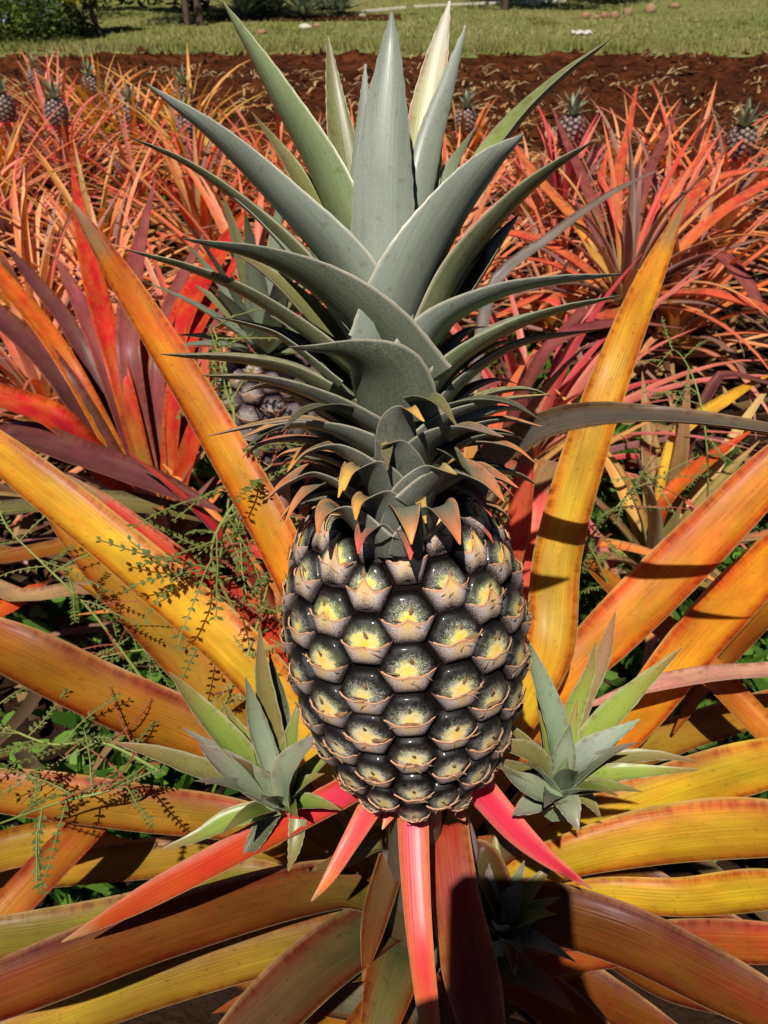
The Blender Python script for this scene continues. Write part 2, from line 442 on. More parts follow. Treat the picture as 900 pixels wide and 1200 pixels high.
    if cells[100:]:
        mb = MB()
        for pc, sc in cells[100:]: fruitlet(mb, pc, sc)
        tag(mb.obj('fruitlets', mats, fo, origin), kind='stuff')
    return fo, surf
front = (CAM-C0)
fruit, surf = make_fruit(FB, AX, front, FH, .0595, 18, 7, M_EYE, M_SCALE, plant, ROOT)

# ---- crown
FT = FB+AX*FH
core = MB(); rows = []
for i in range(8):
    p = FT+AX*(-.012+.13*i/7); r = lerp(.023, .006, (i/7)**.8)
    A = Vector((1,0,0)); B = AX.cross(A)
    rows.append([core.vert(p+A*math.cos(k*.628)*r+B*math.sin(k*.628)*r, SILVD) for k in range(10)])
core.grid(rows, closed=True); core.face(*rows[-1])
crown = core.obj('crown', M_CROWN, plant, ROOT)
def leafW(spec, cols, parent, name, Rdir=None, axis=AX, fold=.4, mat=None, origin=ROOT, conv=W, px=True, **k):
    pts = []
    for (x, y, d, w) in spec:
        if parent is crown: d = d+.018+.045*(620-y)/600
        p = conv(x, y, d); pts.append((p, w*depth(p)/F))
    mb = MB(); L = leaf_geom(mb, pts, cols, Rdir=Rdir, axis=axis, fold=fold, px=px, **k)
    return mb.obj(name, mat, parent, origin)
def az(a): return Vector((math.cos(rad(a)), math.sin(rad(a)), 0))
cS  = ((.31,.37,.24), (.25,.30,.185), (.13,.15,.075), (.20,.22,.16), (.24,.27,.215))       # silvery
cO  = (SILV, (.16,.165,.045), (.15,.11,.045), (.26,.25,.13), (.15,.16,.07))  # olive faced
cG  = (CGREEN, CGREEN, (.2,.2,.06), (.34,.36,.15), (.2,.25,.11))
cD  = (SILVD, (.075,.085,.04), (.085,.065,.03), (.14,.14,.075), (.10,.115,.075))  # dark set for shaded crown leaves, shade painted into the colours
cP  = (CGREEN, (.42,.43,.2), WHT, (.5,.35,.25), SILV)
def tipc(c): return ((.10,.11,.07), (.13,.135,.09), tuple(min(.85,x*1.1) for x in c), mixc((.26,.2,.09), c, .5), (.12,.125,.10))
crown_leaves = [
 # px, py, depth, apparent width
 ([(447,400,.335,72),(448,280,.322,77),(450,160,.308,60),(457,60,.297,25),(459,14,.293,2)], cS, 268, .22),
 ([(428,350,.347,62),(376,215,.337,54),(320,110,.327,36),(280,35,.319,13),(262,4,.316,2)], cG, 205, .45),
 ([(420,330,.362,34),(388,230,.355,30),(352,150,.35,16),(330,110,.347,2)], cD, 150, .3),
 ([(416,260,.366,30),(403,180,.358,35),(392,110,.352,21),(384,42,.348,2)], cO, 100, .3),
 ([(415,290,.35,24),(424,180,.342,25),(428,75,.337,2)], cS, 255, .25),
 ([(488,300,.366,42),(495,180,.356,48),(510,80,.349,30),(527,1,.344,2)], cP, 85, .35),
 ([(478,300,.348,40),(502,175,.34,34),(528,88,.335,17),(546,30,.332,2)], cS, 290, .3),
 ([(460,410,.337,82),(488,332,.324,80),(530,256,.314,60),(576,195,.307,36),(614,157,.302,2)], cS, 315, .42),
 ([(490,360,.354,42),(540,245,.345,42),(600,152,.337,40),(660,90,.331,25),(715,46,.327,2)], (CGREEN,CGREEN,(.16,.14,.06),(.24,.27,.1),SILVD), 20, .4),
 ([(500,405,.353,56),(540,322,.344,60),(600,246,.336,47),(650,198,.33,23),(694,166,.326,2)], cO, 352, .5),
 ([(508,405,.364,44),(560,322,.357,38),(590,275,.354,20),(608,251,.353,2)], cD, 20, .3),
 ([(478,455,.346,64),(520,386,.335,52),(590,346,.325,37),(660,329,.318,22),(732,321,.313,2)], cS, 330, .5),
 ([(498,478,.353,54),(540,426,.343,46),(600,387,.336,35),(660,363,.331,22),(728,346,.326,2)], cG, 340, .45),
 ([(505,500,.365,42),(545,448,.358,36),(610,404,.353,22),(700,386,.35,2)], tipc((.35,.16,.07)), 350, .4),
 ([(440,405,.347,62),(400,322,.337,60),(330,240,.327,45),(250,160,.319,26),(172,99,.313,2)], cS, 215, .4),
 ([(420,390,.366,46),(350,302,.357,42),(280,237,.35,33),(215,190,.345,17),(153,161,.341,2)], cO, 180, .45),
 ([(420,445,.361,46),(350,387,.351,41),(280,342,.344,34),(215,313,.339,20),(150,293,.336,2)], cO, 190, .45),
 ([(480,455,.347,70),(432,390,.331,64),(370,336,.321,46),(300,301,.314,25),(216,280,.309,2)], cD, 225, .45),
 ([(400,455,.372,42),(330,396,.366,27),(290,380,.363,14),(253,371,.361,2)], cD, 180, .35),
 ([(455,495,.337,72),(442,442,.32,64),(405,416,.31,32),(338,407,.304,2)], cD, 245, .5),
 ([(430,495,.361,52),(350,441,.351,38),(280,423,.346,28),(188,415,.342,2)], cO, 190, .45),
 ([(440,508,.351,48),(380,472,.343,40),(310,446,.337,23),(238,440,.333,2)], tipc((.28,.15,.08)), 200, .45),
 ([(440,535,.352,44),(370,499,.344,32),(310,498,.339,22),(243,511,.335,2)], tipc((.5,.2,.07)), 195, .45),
 ([(452,542,.346,48),(390,506,.339,34),(330,498,.334,23),(283,513,.33,2)], tipc((.55,.24,.06)), 215, .45),
 ([(490,535,.351,54),(530,490,.343,36),(580,471,.337,25),(644,462,.333,2)], tipc((.5,.3,.08)), 335, .45),
 ([(500,548,.356,50),(540,508,.348,32),(590,492,.343,19),(635,500,.339,2)], tipc((.5,.2,.06)), 345, .45),
 ([(505,560,.362,48),(545,520,.354,32),(580,508,.35,18),(612,512,.348,2)], cD, 350, .4),
 ([(468,548,.333,58),(466,498,.317,50),(478,478,.308,30),(497,494,.303,2)], tipc((.65,.36,.06)), 280, .35),
 ([(490,560,.345,60),(510,520,.333,50),(545,502,.327,34),(590,512,.324,2)], tipc((.25,.14,.1)), 320, .4),
 ([(440,565,.346,54),(390,526,.336,38),(358,530,.331,25),(337,553,.328,2)], tipc((.68,.26,.03)), 205, .4),
 ([(430,595,.353,50),(370,556,.344,34),(336,566,.339,23),(312,585,.336,2)], tipc((.66,.18,.04)), 190, .4),
 ([(460,595,.336,60),(430,550,.323,44),(411,552,.318,26),(403,575,.316,2)], tipc((.68,.34,.03)), 245, .4),
 ([(462,622,.339,60),(440,584,.326,44),(421,587,.32,26),(417,609,.318,2)], tipc((.68,.3,.03)), 250, .4),
 ([(432,636,.346,50),(396,597,.336,38),(379,604,.331,23),(372,627,.329,2)], tipc((.66,.2,.05)), 215, .4),
 ([(471,622,.336,54),(475,594,.326,46),(480,612,.319,34),(482,638,.317,2)], tipc((.7,.27,.04)), 275, .3),
 ([(490,632,.341,54),(513,594,.329,40),(528,612,.323,30),(539,638,.32,2)], tipc((.7,.17,.05)), 310, .3),
 ([(490,595,.341,62),(530,555,.333,48),(566,563,.328,34),(591,588,.325,2)], tipc((.7,.2,.06)), 330, .4),
 ([(500,585,.351,50),(555,553,.343,32),(585,560,.339,20),(607,572,.336,2)], tipc((.7,.16,.06)), 345, .4),
 ([(452,652,.346,46),(436,618,.335,36),(424,628,.33,24),(420,649,.328,2)], tipc((.62,.08,.05)), 240, .35),
 ([(478,650,.341,44),(478,622,.331,34),(480,638,.326,24),(481,656,.324,2)], tipc((.62,.06,.04)), 280, .3),
 ([(475,575,.338,62),(470,540,.326,54),(462,520,.319,34),(446,522,.314,2)], tipc((.4,.28,.08)), 255, .4),
 ([(485,600,.338,58),(500,565,.327,48),(512,548,.321,30),(535,556,.317,2)], tipc((.45,.3,.1)), 300, .4),
]
for spec, cols, a, fold in crown_leaves:
    if len(spec) == 4 and spec[0][1] > 520: spec = [(x, y, d, w*(1,.86,.62,1)[i]) for i, (x, y, d, w) in enumerate(spec)]
    leafW(spec, cols, crown, 'crown_leaf', Rdir=az(a), fold=fold, mat=M_CROWN, thick=.0011, edge=.8, serr=(.00035 if spec[0][1] < 520 else 0), n=42, margin=(.42,.42,.28))
# short pointed leaves that fill the foot of the crown
for i in range(46):
    lv = i/46; a = rad((i*137.5) % 360)
    if 235 < (i*137.5) % 360 < 305 and lv < .35: continue
    o = Vector((math.cos(a),math.sin(a),0)); ln = lerp(.038,.07,lv)*R.uniform(.85,1.15); el = lerp(.30,.75,lv)
    b = FT+AX*lerp(-.006,.052,lv)+o*lerp(.022,.017,lv); p = b; pts = []
    for k in range(6):
        t = k/5; e = el-lerp(1.25,.8,lv)*t**2.6
        if k: p = p+(o*math.cos(e)+AX*math.sin(e))*ln/5
        pts.append((p, (.017,.0165,.014,.010,.0055,.0004)[k]))
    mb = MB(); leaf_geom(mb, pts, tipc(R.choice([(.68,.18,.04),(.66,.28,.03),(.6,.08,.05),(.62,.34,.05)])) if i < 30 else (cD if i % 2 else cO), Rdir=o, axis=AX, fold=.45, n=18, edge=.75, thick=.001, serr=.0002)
    mb.obj('crown_leaf', M_CROWN, crown, ROOT)
# leaves on the far side of the crown
for i in range(26):
    lv = i/26; a = rad(20+140*((i*.618) % 1)); ln = lerp(.06, .12, lv); el = lerp(.15, 1.15, lv)
    b = FT+AX*(.004+.085*lv)+Vector((math.cos(a),math.sin(a),0))*lerp(.024,.008,lv)
    o = Vector((math.cos(a),math.sin(a),0)); pts = []
    for k in range(5):
        t = k/4; e = el-.75*t*t*(1-.5*lv)
        p = b if k == 0 else pts[-1][0]+(o*math.cos(e)+AX*math.sin(e))*ln/4
        pts.append((p, (.022,.024,.018,.010,.0006)[k]))
    mb = MB(); leaf_geom(mb, pts, cS if i % 2 else cO, Rdir=o, axis=AX, fold=.4, n=18, edge=.8)
    mb.obj('crown_leaf', M_CROWN, crown, ROOT)

# ---- peduncle and stem
SX, SY = FB.x, FB.y+.002
def stem_at(dz): return Vector((SX, SY+.015*max(0, dz-.4), H-dz))
mb = MB(); tube(mb, [FB+AX*.004, stem_at(.43), stem_at(.47), stem_at(.52)], .015, .018, 12, (.10,.085,.05)); mb.obj('peduncle', M_STALK, plant, ROOT)
mb = MB(); tube(mb, [stem_at(.51), stem_at(.6), stem_at(.75), stem_at(.95), stem_at(1.16)], .018, .026, 12, (.09,.06,.025)); mb.obj('stem', M_STALK, plant, ROOT)
UPZ = Vector((0,0,1))
EDGE = .42
def mleaf(spec, cols, name='leaf', parent=plant, mat=M_LEAF, origin=ROOT, stem=stem_at, fold=.42, **k):
    pts = []
    for s in spec:
        if s[0] == 'B':
            p = stem(s[1]); nx = spec[1]; q = WZ(*nx[:3]); o = q-p; o.z = 0
            p = p+o.normalized()*.02; w = s[2]
        else: p = WZ(*s[:3]); w = s[3]
        pts.append((p, w*.93*depth(p)/F))
    Rd = pts[-1][0]-pts[0][0]; Rd.z = 0
    if 'az' in k: Rd = az(k.pop('az'))
    mb = MB(); L = leaf_geom(mb, pts, cols, Rdir=Rd, axis=UPZ, fold=fold, px=True, n=k.pop('n', 40), m=10, thick=.0016, edge=EDGE, margin=(.52,.30,.14), q1=.18, **k)
    return mb.obj(name, mat, parent, origin)
lOr = ((.58,.32,.02), (.66,.27,.015), (.62,.17,.015), (.54,.075,.008), PALE)
lGo = ((.24,.17,.02), (.36,.19,.02), (.42,.14,.015), (.42,.08,.01), PALE)
lAm = ((.5,.32,.025), (.60,.36,.025), (.64,.26,.018), (.6,.16,.012), PALE)
lYe = ((.5,.3,.02), (.74,.44,.03), (.66,.27,.02), (.60,.14,.01), PALE)
lYd = ((.34,.25,.02), (.58,.36,.018), (.54,.29,.018), (.50,.13,.01), PALE)
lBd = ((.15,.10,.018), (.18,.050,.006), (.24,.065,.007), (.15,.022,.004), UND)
lBr = ((.24,.15,.015), (.36,.135,.010), (.35,.10,.009), (.26,.04,.005), UND)
lRe = (CRIM, RED, RED, (.5,.10,.02), PALE)
lOl = ((.17,.14,.02), (.34,.2,.018), (.5,.24,.02), (.3,.09,.012), UND)
lGr = (GREY, GREY, (.24,.17,.12), (.18,.13,.10), (.3,.26,.23))
lGk = ((.2,.2,.14),(.13,.11,.08),(.14,.10,.07),(.2,.11,.04),(.2,.17,.13))
main_leaves = [
 ([('B',.48,30),(330,650,.42,58),(230,470,.33,52),(150,340,.25,38),(100,262,.20,18),(84,236,.185,2)], lOr),
 ([('B',.52,40),(300,792,.52,74),(150,655,.45,68),(0,533,.38,54),(-110,445,.34,6)], lYe),
 ([('B',.56,40),(275,838,.58,64),(170,722,.55,66),(95,640,.52,40),(30,560,.5,3)], lGo),
 ([('B',.54,30),(312,738,.52,36),(200,652,.46,34),(120,588,.42,22),(78,556,.40,2)], lRe),
 ([('B',.52,50),(262,882,.54,80),(120,817,.50,82),(0,758,.46,72),(-160,690,.44,6)], lBr),
 ([('B',.56,40),(300,974,.57,58),(150,950,.55,66),(0,930,.53,62),(-170,915,.52,5)], lGo),
 ([('B',.54,50),(390,1043,.53,70),(200,1092,.51,82),(0,1166,.50,80),(-150,1225,.5,8)], lBd),
 ([('B',.58,50),(400,1098,.58,60),(200,1150,.58,70),(0,1222,.6,60),(-120,1262,.6,5)], lOl),
 ([('B',.555,60),(450,1085,.55,72),(375,1135,.54,84),(290,1215,.54,76),(180,1320,.55,6)], (DKGREEN,(.11,.06,.02),(.17,.045,.01),(.16,.03,.01),UND)),
 ([('B',.64,40),(300,1035,.65,56),(150,1078,.64,62),(0,1103,.63,58),(-140,1105,.63,5)], ((.15,.13,.02),(.24,.19,.02),(.2,.15,.02),(.3,.13,.015),UND)),
 ([('B',.55,50),(600,1068,.53,76),(720,1098,.52,84),(840,1155,.53,82),(970,1222,.54,50),(1060,1270,.55,4)], lBd),
 ([('B',.58,40),(655,985,.60,52),(760,940,.58,70),(900,898,.56,70),(1070,860,.55,6)], lYd),
 ([('B',.555,40),(655,1012,.56,56),(770,985,.54,78),(900,975,.53,80),(1080,985,.53,6)], ((.34,.25,.02),(.56,.33,.018),(.52,.26,.018),(.55,.09,.008),UND)),
 ([('B',.60,40),(690,1052,.61,42),(800,1055,.60,52),(900,1045,.60,54),(1060,1040,.6,5)], lYd),
 ([('B',.66,40),(760,1108,.66,52),(900,1108,.66,54),(1030,1112,.66,5)], (BROWN,BROWN,RED,(.3,.04,.01),UND)),
 ([('B',.52,40),(655,808,.55,60),(740,722,.50,76),(830,632,.44,74),(920,540,.38,58),(1060,410,.3,4)], (OLIVE,ORANGE,ORANGE,(.62,.1,.01),PALE)),
 ([('B',.58,40),(740,850,.60,58),(810,762,.57,66),(880,684,.54,66),(990,575,.5,40),(1080,490,.47,4)], lOr),
 ([('B',.50,36),(640,775,.50,64),(655,650,.44,62),(690,520,.36,56),(725,420,.30,47),(765,320,.25,33),(806,230,.2,2)], lAm),
 ([('B',.46,30),(565,560,.34,40),(640,500,.28,32),(740,487,.25,29),(900,504,.25,25),(1040,540,.27,3)], lGk),
 ([('B',.50,26),(603,640,.46,30),(614,560,.40,27),(622,498,.36,2)], (CRIM,RED,CORAL,(.5,.08,.02),PALE)),
 ([('B',.50,26),(622,650,.48,32),(632,585,.45,35),(646,540,.43,26)], (CRIM,CORAL,CORAL,(.6,.16,.06),PALE)),
 ([('B',.68,40),(425,1140,.70,62),(380,1225,.70,58),(330,1320,.70,5)], lBr),
 ([('B',.68,40),(600,1150,.70,62),(690,1215,.70,60),(780,1290,.7,5)], (BROWN,BROWN,RED,(.3,.04,.01),UND)),
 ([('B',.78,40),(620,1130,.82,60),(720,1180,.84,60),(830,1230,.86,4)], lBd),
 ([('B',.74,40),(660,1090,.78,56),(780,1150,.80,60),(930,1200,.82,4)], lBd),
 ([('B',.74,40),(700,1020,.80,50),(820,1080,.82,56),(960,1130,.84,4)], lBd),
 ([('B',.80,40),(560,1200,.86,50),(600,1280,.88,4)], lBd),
 ([('B',.50,26),(462,1000,.47,36),(440,1075,.50,34),(425,1150,.55,2)], (DKGREEN,(.13,.07,.02),(.2,.05,.01),(.15,.03,.01),UND)),
 ([('B',.50,26),(560,1010,.48,40),(590,1075,.52,34),(605,1150,.57,2)], (DKGREEN,(.10,.06,.02),(.16,.04,.01),(.12,.03,.01),UND)),
 ([('B',.49,26),(445,985,.46,34),(400,1010,.47,24),(360,1020,.48,2)], (DKGREEN,(.16,.15,.05),(.2,.12,.03),(.15,.08,.02),UND)),
 ([('B',.74,40),(500,1180,.76,60),(520,1260,.76,40),(530,1330,.76,4)], lOl),
 ([('B',.70,40),(350,1000,.74,56),(180,1010,.74,56),(0,1030,.74,40),(-90,1040,.74,4)], lOl),
 ([('B',.70,40),(640,930,.74,50),(780,870,.72,52),(930,820,.7,40),(1010,790,.7,4)], lOl),
 ([('B',.70,40),(380,900,.74,50),(250,780,.72,50),(120,690,.7,36),(40,650,.7,3)], lOl),
]
for spec, cols in main_leaves: mleaf(spec, cols)
# short sheathing leaves round the stem
for k in range(22):
    lv = k/21; a = k*2.39996+.4; p = stem_at(lerp(.82,.54,lv)); o = az(math.degrees(a)); pts = []
    for i in range(6):
        t = i/5; e = lerp(1.0,.75,lv)-1.5*t
        p = p+(o*.018 if i == 0 else (o*math.cos(e)+UPZ*math.sin(e))*lerp(.19,.10,lv)/5); pts.append((p.copy(), (.036,.038,.032,.022,.012,.0006)[i]))
    mb = MB(); leaf_geom(mb, pts, R.choice([(OLIVE,BROWN,RUST,BROWN,UND), ((.2,.17,.06),OLIVE,RUST,BROWN,UND), (DKGREEN,(.13,.1,.03),BROWN,BROWN,UND), ((.2,.2,.13),(.16,.13,.07),BROWN,BROWN,UND)]), Rdir=o, fold=.5, n=18, m=8, thick=.0014)
    mb.obj('leaf', M_LEAF, plant, ROOT)
# broad leaf that bends over just under the fruit
mleaf([('B',.52,40),(540,1010,.475,48),(524,965,.440,54),(533,1050,.450,62),(556,1160,.48,70),(590,1300,.52,16)], (CRIM,(.34,.04,.02),(.26,.03,.02),(.36,.10,.03),UND), az=275, fold=.25)
# red bracts under the fruit
lPk = (PINK, (.66,.06,.06), (.66,.18,.02), (.75,.2,.12), (.7,.25,.2))
lPl = (PINK, (.66,.065,.05), (.62,.25,.02), (.66,.2,.06), (.7,.3,.2))
for spec, cols, a in [
 ([(425,918,.395,40),(390,938,.41,42),(300,985,.43,42),(180,1048,.45,36),(110,1085,.462,16),(72,1104,.468,2)], (PINK,(.50,.045,.012),(.36,.07,.008),(.45,.07,.015),PALE), 205),
 ([(452,920,.395,34),(440,938,.405,33),(412,985,.42,25),(385,1030,.43,15),(365,1056,.437,2)], lPk, 235),
 ([(484,930,.392,40),(484,965,.402,40),(488,1050,.42,36),(494,1120,.435,32),(504,1200,.46,26),(516,1290,.49,2)], lPl, 268),
 ([(552,915,.392,42),(566,932,.402,43),(600,970,.415,38),(640,1005,.43,23),(694,1042,.447,2)], (PINK,PINK,CRIM,(.8,.2,.15),(.7,.2,.2)), 315),
 ([(530,925,.40,30),(535,945,.405,28),(545,962,.41,2)], lPk, 290), ([(470,935,.40,20),(458,952,.405,16),(448,972,.41,2)], lPk, 250),
 ]: mleaf(spec, cols, 'bract', mat=M_BRACT, az=a, fold=.3, n=24)

# ---- slips
def slip(base, leaves, core_r=.009, axis=Vector((0,-.05,1)), up=.03, big=1.0):
    axis = axis.normalized()
    mb = MB(); tube(mb, [base-axis*.02, base+axis*up*.5, base+axis*up], core_r, core_r*.04, 8, (.2,.26,.12))
    s = mb.obj('slip', M_CROWN, plant, ROOT)
    for spec, cols in leaves:
        spec = [(x, y, d, w*.84) for (x, y, d, w) in spec]
        leafW(spec, cols, s, 'slip_leaf', axis=axis, fold=.4, mat=M_CROWN, thick=.0012, edge=.82, n=20, serr=.0003, margin=(.40,.40,.22))
    for i in range(13):
        a = i*2.39996+base.x*9; o = az(math.degrees(a)); el = lerp(.85,1.4,i/12); ln = R.uniform(.045,.07)*big; p = base+o*.005; pts = []
        for q in range(5):
            t = q/4; e = el-.45*t*t
            if q: p = p+(o*math.cos(e)+axis*math.sin(e))*ln/4
            pts.append((p, (.013,.0135,.011,.006,.0004)[q]))
        mb = MB(); leaf_geom(mb, pts, R.choice([sG, cB, sM, sO]), Rdir=o, axis=axis, fold=.45, n=14, edge=.82, thick=.001, serr=.0002); mb.obj('slip_leaf', M_CROWN, s, ROOT)
SLH = 1
sG = ((.2,.28,.08),(.20,.27,.035),(.24,.15,.04),(.36,.32,.15),SILV)
sO = ((.22,.25,.1),(.2,.17,.04),(.22,.12,.04),(.32,.3,.15),SILV)
sM = ((.24,.30,.17),(.22,.25,.15),(.20,.15,.12),(.3,.28,.2),(.22,.23,.17))
cB = ((.25,.31,.12),(.26,.33,.04),(.26,.15,.03),(.4,.4,.18),SILV)
slip(W(328,940,.475), [
 ([(326,930,.472,30),(270,870,.457,40),(230,825,.452,27),(198,787,.449,2)], sG),
 ([(326,930,.472,30),(230,900,.462,32),(180,882,.457,21),(132,870,.454,2)], sO),
 ([(328,938,.465,42),(285,912,.452,46),(255,890,.447,32),(233,872,.445,2)], sM),
 ([(328,946,.465,28),(270,961,.461,32),(230,981,.458,18),(190,995,.456,2)], sG),
 ([(332,920,.478,30),(318,850,.472,32),(308,790,.467,22),(304,734,.464,2)], sO),
 ([(326,920,.472,28),(302,850,.463,28),(288,794,.459,2)], cS),
 ([(326,925,.474,22),(286,866,.466,20),(259,820,.462,2)], sG),
 ([(326,930,.47,22),(264,886,.459,20),(214,853,.456,2)], sM),
 ([(336,946,.456,44),(334,906,.447,42),(352,880,.443,24),(382,857,.44,2)], sM),
 ([(350,960,.466,26),(346,990,.461,20),(338,1021,.458,2)], sO),
 ([(334,915,.482,28),(328,830,.48,26),(316,768,.478,2)], cD),
 ([(322,950,.47,30),(300,985,.466,26),(282,1012,.463,2)], cD)])
slip(W(655,925,.462), [
 ([(655,905,.462,32),(650,850,.451,38),(632,795,.446,27),(612,740,.443,2)], (SILV,SILV,(.2,.2,.1),(.3,.3,.18),(.3,.32,.26))),
 ([(660,900,.474,30),(682,820,.467,32),(706,770,.463,23),(721,717,.461,2)], (CGREEN,(.28,.2,.08),(.34,.14,.06),(.36,.3,.15),SILV)),
 ([(660,900,.468,28),(670,840,.462,30),(690,790,.458,16),(698,752,.457,2)], cB),
 ([(665,905,.462,36),(710,846,.452,40),(755,800,.447,24),(799,759,.445,2)], cB),
 ([(660,910,.456,36),(690,881,.446,38),(720,862,.443,23),(750,843,.441,2)], (SILV,(.3,.34,.27),SILV,(.35,.36,.28),SILV)),
 ([(665,917,.456,32),(720,907,.448,28),(770,904,.445,16),(819,902,.443,2)], cB),
 ([(665,905,.466,28),(720,890,.459,26),(770,886,.456,15),(816,892,.454,2)], sO),
 ([(652,915,.452,34),(625,886,.443,32),(600,876,.44,21),(569,870,.438,2)], sO),
 ([(655,925,.45,36),(630,926,.441,36),(605,915,.438,23),(582,892,.436,2)], sM),
 ([(655,930,.452,44),(666,945,.442,36),(672,960,.438,19),(678,973,.436,2)], sM),
 ([(665,925,.456,28),(687,936,.451,22),(704,958,.449,2)], sO),
 ([(660,910,.454,30),(662,880,.446,30),(668,850,.444,2)], cS),
 ([(650,930,.456,36),(620,945,.446,30),(600,955,.442,2)], sM)])
slip(W(585,1090,.53), [
 ([(580,1085,.53,30),(572,1050,.515,30),(573,1012,.51,2)], sM), ([(582,1085,.525,34),(600,1055,.512,32),(612,1030,.508,2)], sM),
 ([(585,1085,.53,26),(610,1060,.52,24),(633,1033,.516,2)], sG), ([(585,1088,.525,26),(615,1078,.515,24),(642,1066,.511,2)], sG),
 ([(582,1092,.52,30),(605,1090,.51,26),(628,1092,.507,2)], cD), ([(578,1090,.52,30),(560,1070,.512,26),(548,1045,.51,2)], sM)])

# ================================================================== NEIGHBOUR AND FIELD PLANTS
def ribbon(mb, base, a, el, L, w, droop, cols, kink=0, n=12, m=4, layers=1, fold=.5):
    o = Vector((math.cos(a), math.sin(a), 0)); side = Vector((-o.y, o.x, 0)); pts = []
    K = 6; p = Vector(base)
    for k in range(K+1):
        t = k/K
        pts.append((p.copy(), w*(1, 1.02, .95, .82, .6, .35, .04)[k]))
        e = el-droop*t**1.3
        p = p+(o*math.cos(e)+UPZ*math.sin(e)+side*kink*t)*L/K
    leaf_geom(mb, pts, cols, Rdir=o, axis=UPZ, fold=fold, n=n, m=m, layers=layers, thick=.0014, edge=.5)
SCH = {
 'red':   [(( .5,.3,.1),(.66,.09,.035),(.70,.13,.06),(.62,.16,.05),(.42,.2,.17)), ((.5,.3,.1),MAUVE,(.3,.12,.1),(.26,.10,.09),(.32,.17,.16)), ((.45,.3,.08),CORAL,CORAL,(.72,.24,.12),(.5,.25,.2))],
 'salmon':[((.4,.3,.1),(.68,.19,.11),(.72,.25,.16),(.7,.3,.2),(.55,.33,.25)), ((.4,.3,.1),(.66,.22,.1),(.7,.25,.13),(.7,.3,.16),(.5,.3,.2)), ((.4,.3,.1),(.6,.1,.06),CORAL,(.7,.2,.12),(.5,.25,.2)), ((.4,.3,.1),(.26,.12,.1),(.4,.16,.12),(.3,.15,.12),(.4,.24,.2))],
 'orange':[((.35,.3,.06),(.58,.22,.06),(.6,.27,.1),(.62,.3,.14),(.5,.35,.22)), ((.35,.3,.06),(.6,.28,.07),(.6,.2,.06),(.66,.3,.1),(.5,.35,.2)), ((.3,.3,.06),(.36,.2,.05),(.5,.2,.06),(.45,.22,.08),(.4,.28,.17)), ((.4,.3,.1),(.66,.12,.04),(.7,.2,.07),(.65,.22,.1),(.5,.25,.2))],
 'tan':   [((.3,.3,.08),(.5,.28,.11),(.55,.33,.15),(.55,.36,.18),(.45,.32,.2)), ((.3,.28,.06),(.58,.22,.07),(.6,.28,.1),(.6,.32,.14),(.45,.3,.2)), ((.25,.26,.06),(.3,.2,.06),(.45,.25,.1),(.4,.24,.1),(.4,.28,.18))]}
def rosette_leaves(n, L, sch, rr, z0=.22, w=.036, clear=None):
    out = []
    for i in range(n):
        lv = i/(n-1)           # 0 outer / low, 1 inner / upright
        a = i*2.39996+rr.uniform(-.25,.25)
        if clear and clear(a): continue
        el = lerp(.3, 1.38, lv**1.1)+rr.uniform(-.15,.15)
        l = L*lerp(.85, .75, lv)*rr.uniform(.75,1.15)*(1-.25*max(0, lv-.7)/.3)
        dr = lerp(1.35, .5, lv)*rr.uniform(.6,1.4)
        out.append((Vector((math.cos(a)*.02, math.sin(a)*.02, z0+.10*lv)), a, el, l, w*rr.uniform(.75,1.1), dr, rr.choice(sch), rr.uniform(-.3,.3)))
    return out
# fruits of the field plants: built once, in the origin
yf, yfm, _ = make_fruit(Vector((0,0,0)), UPZ, Vector((0,-1,0)), .125, .05, 14, 6, M_EYEY, M_SCALEY, rings=4, seg=12, split=False, tipy=.5, dome=.006)
ME_FRUIT = yf.mesh('fruit', yfm)
def crown_mesh(n, L, name, rr):
    mb = MB()
    for i in range(n):
        lv = i/(n-1); a = i*2.39996
        ribbon(mb, (math.cos(a)*.012, math.sin(a)*.012, lv*.02), a, lerp(.35,1.45,lv), L*lerp(.6,1,lv)*rr.uniform(.85,1.1), .02, lerp(.5,.15,lv), rr.choice([cS, cS, cO]), n=7, m=2)
    return mb.mesh(name, M_CROWN)
ME_CROWN = [crown_mesh(22, .13, 'crown', random.Random(3)), crown_mesh(16, .09, 'crown', random.Random(5))]
def add_fruit(root, z, sc=1.0, lean=(0,0), cm=0, csc=1.0, red=True):
    f = link('fruit', ME_FRUIT, root); f.location = (lean[0], lean[1], z); f.scale = (sc,)*3; f.rotation_euler = (lean[1]*-2, lean[0]*2, R.random()*6)
    c = link('crown', ME_CROWN[cm], root); c.location = (lean[0]*1.3, lean[1]*1.3, z+.122*sc); c.scale = (csc,)*3; c.rotation_euler = (0, lean[0]*2, R.random()*6)
    mb = MB(); tube(mb, [(0,0,.2),(lean[0]*.6,lean[1]*.6,z*.7),(lean[0],lean[1],z+.005)], .016, .014, 8, (.5,.22,.16)); mb.obj('peduncle', M_STALK, root)
    if red:
        for k in range(6):
            mb = MB(); ribbon(mb, (lean[0],lean[1],z-.015), k*1.05+R.random(), .5, .09, .024, 1.2, (PINK,PINK,CORAL,(.8,.2,.15),CORAL), n=7, m=2)
            mb.obj('bract', M_BRACT, root)
def short_stem(root, h=.3, r=.03):
    mb = MB(); tube(mb, [(0,0,-.02),(0,0,h*.5),(0,0,h)], r, r*.7, 8, (.18,.12,.06)); return mb.obj('stem', M_STALK, root)
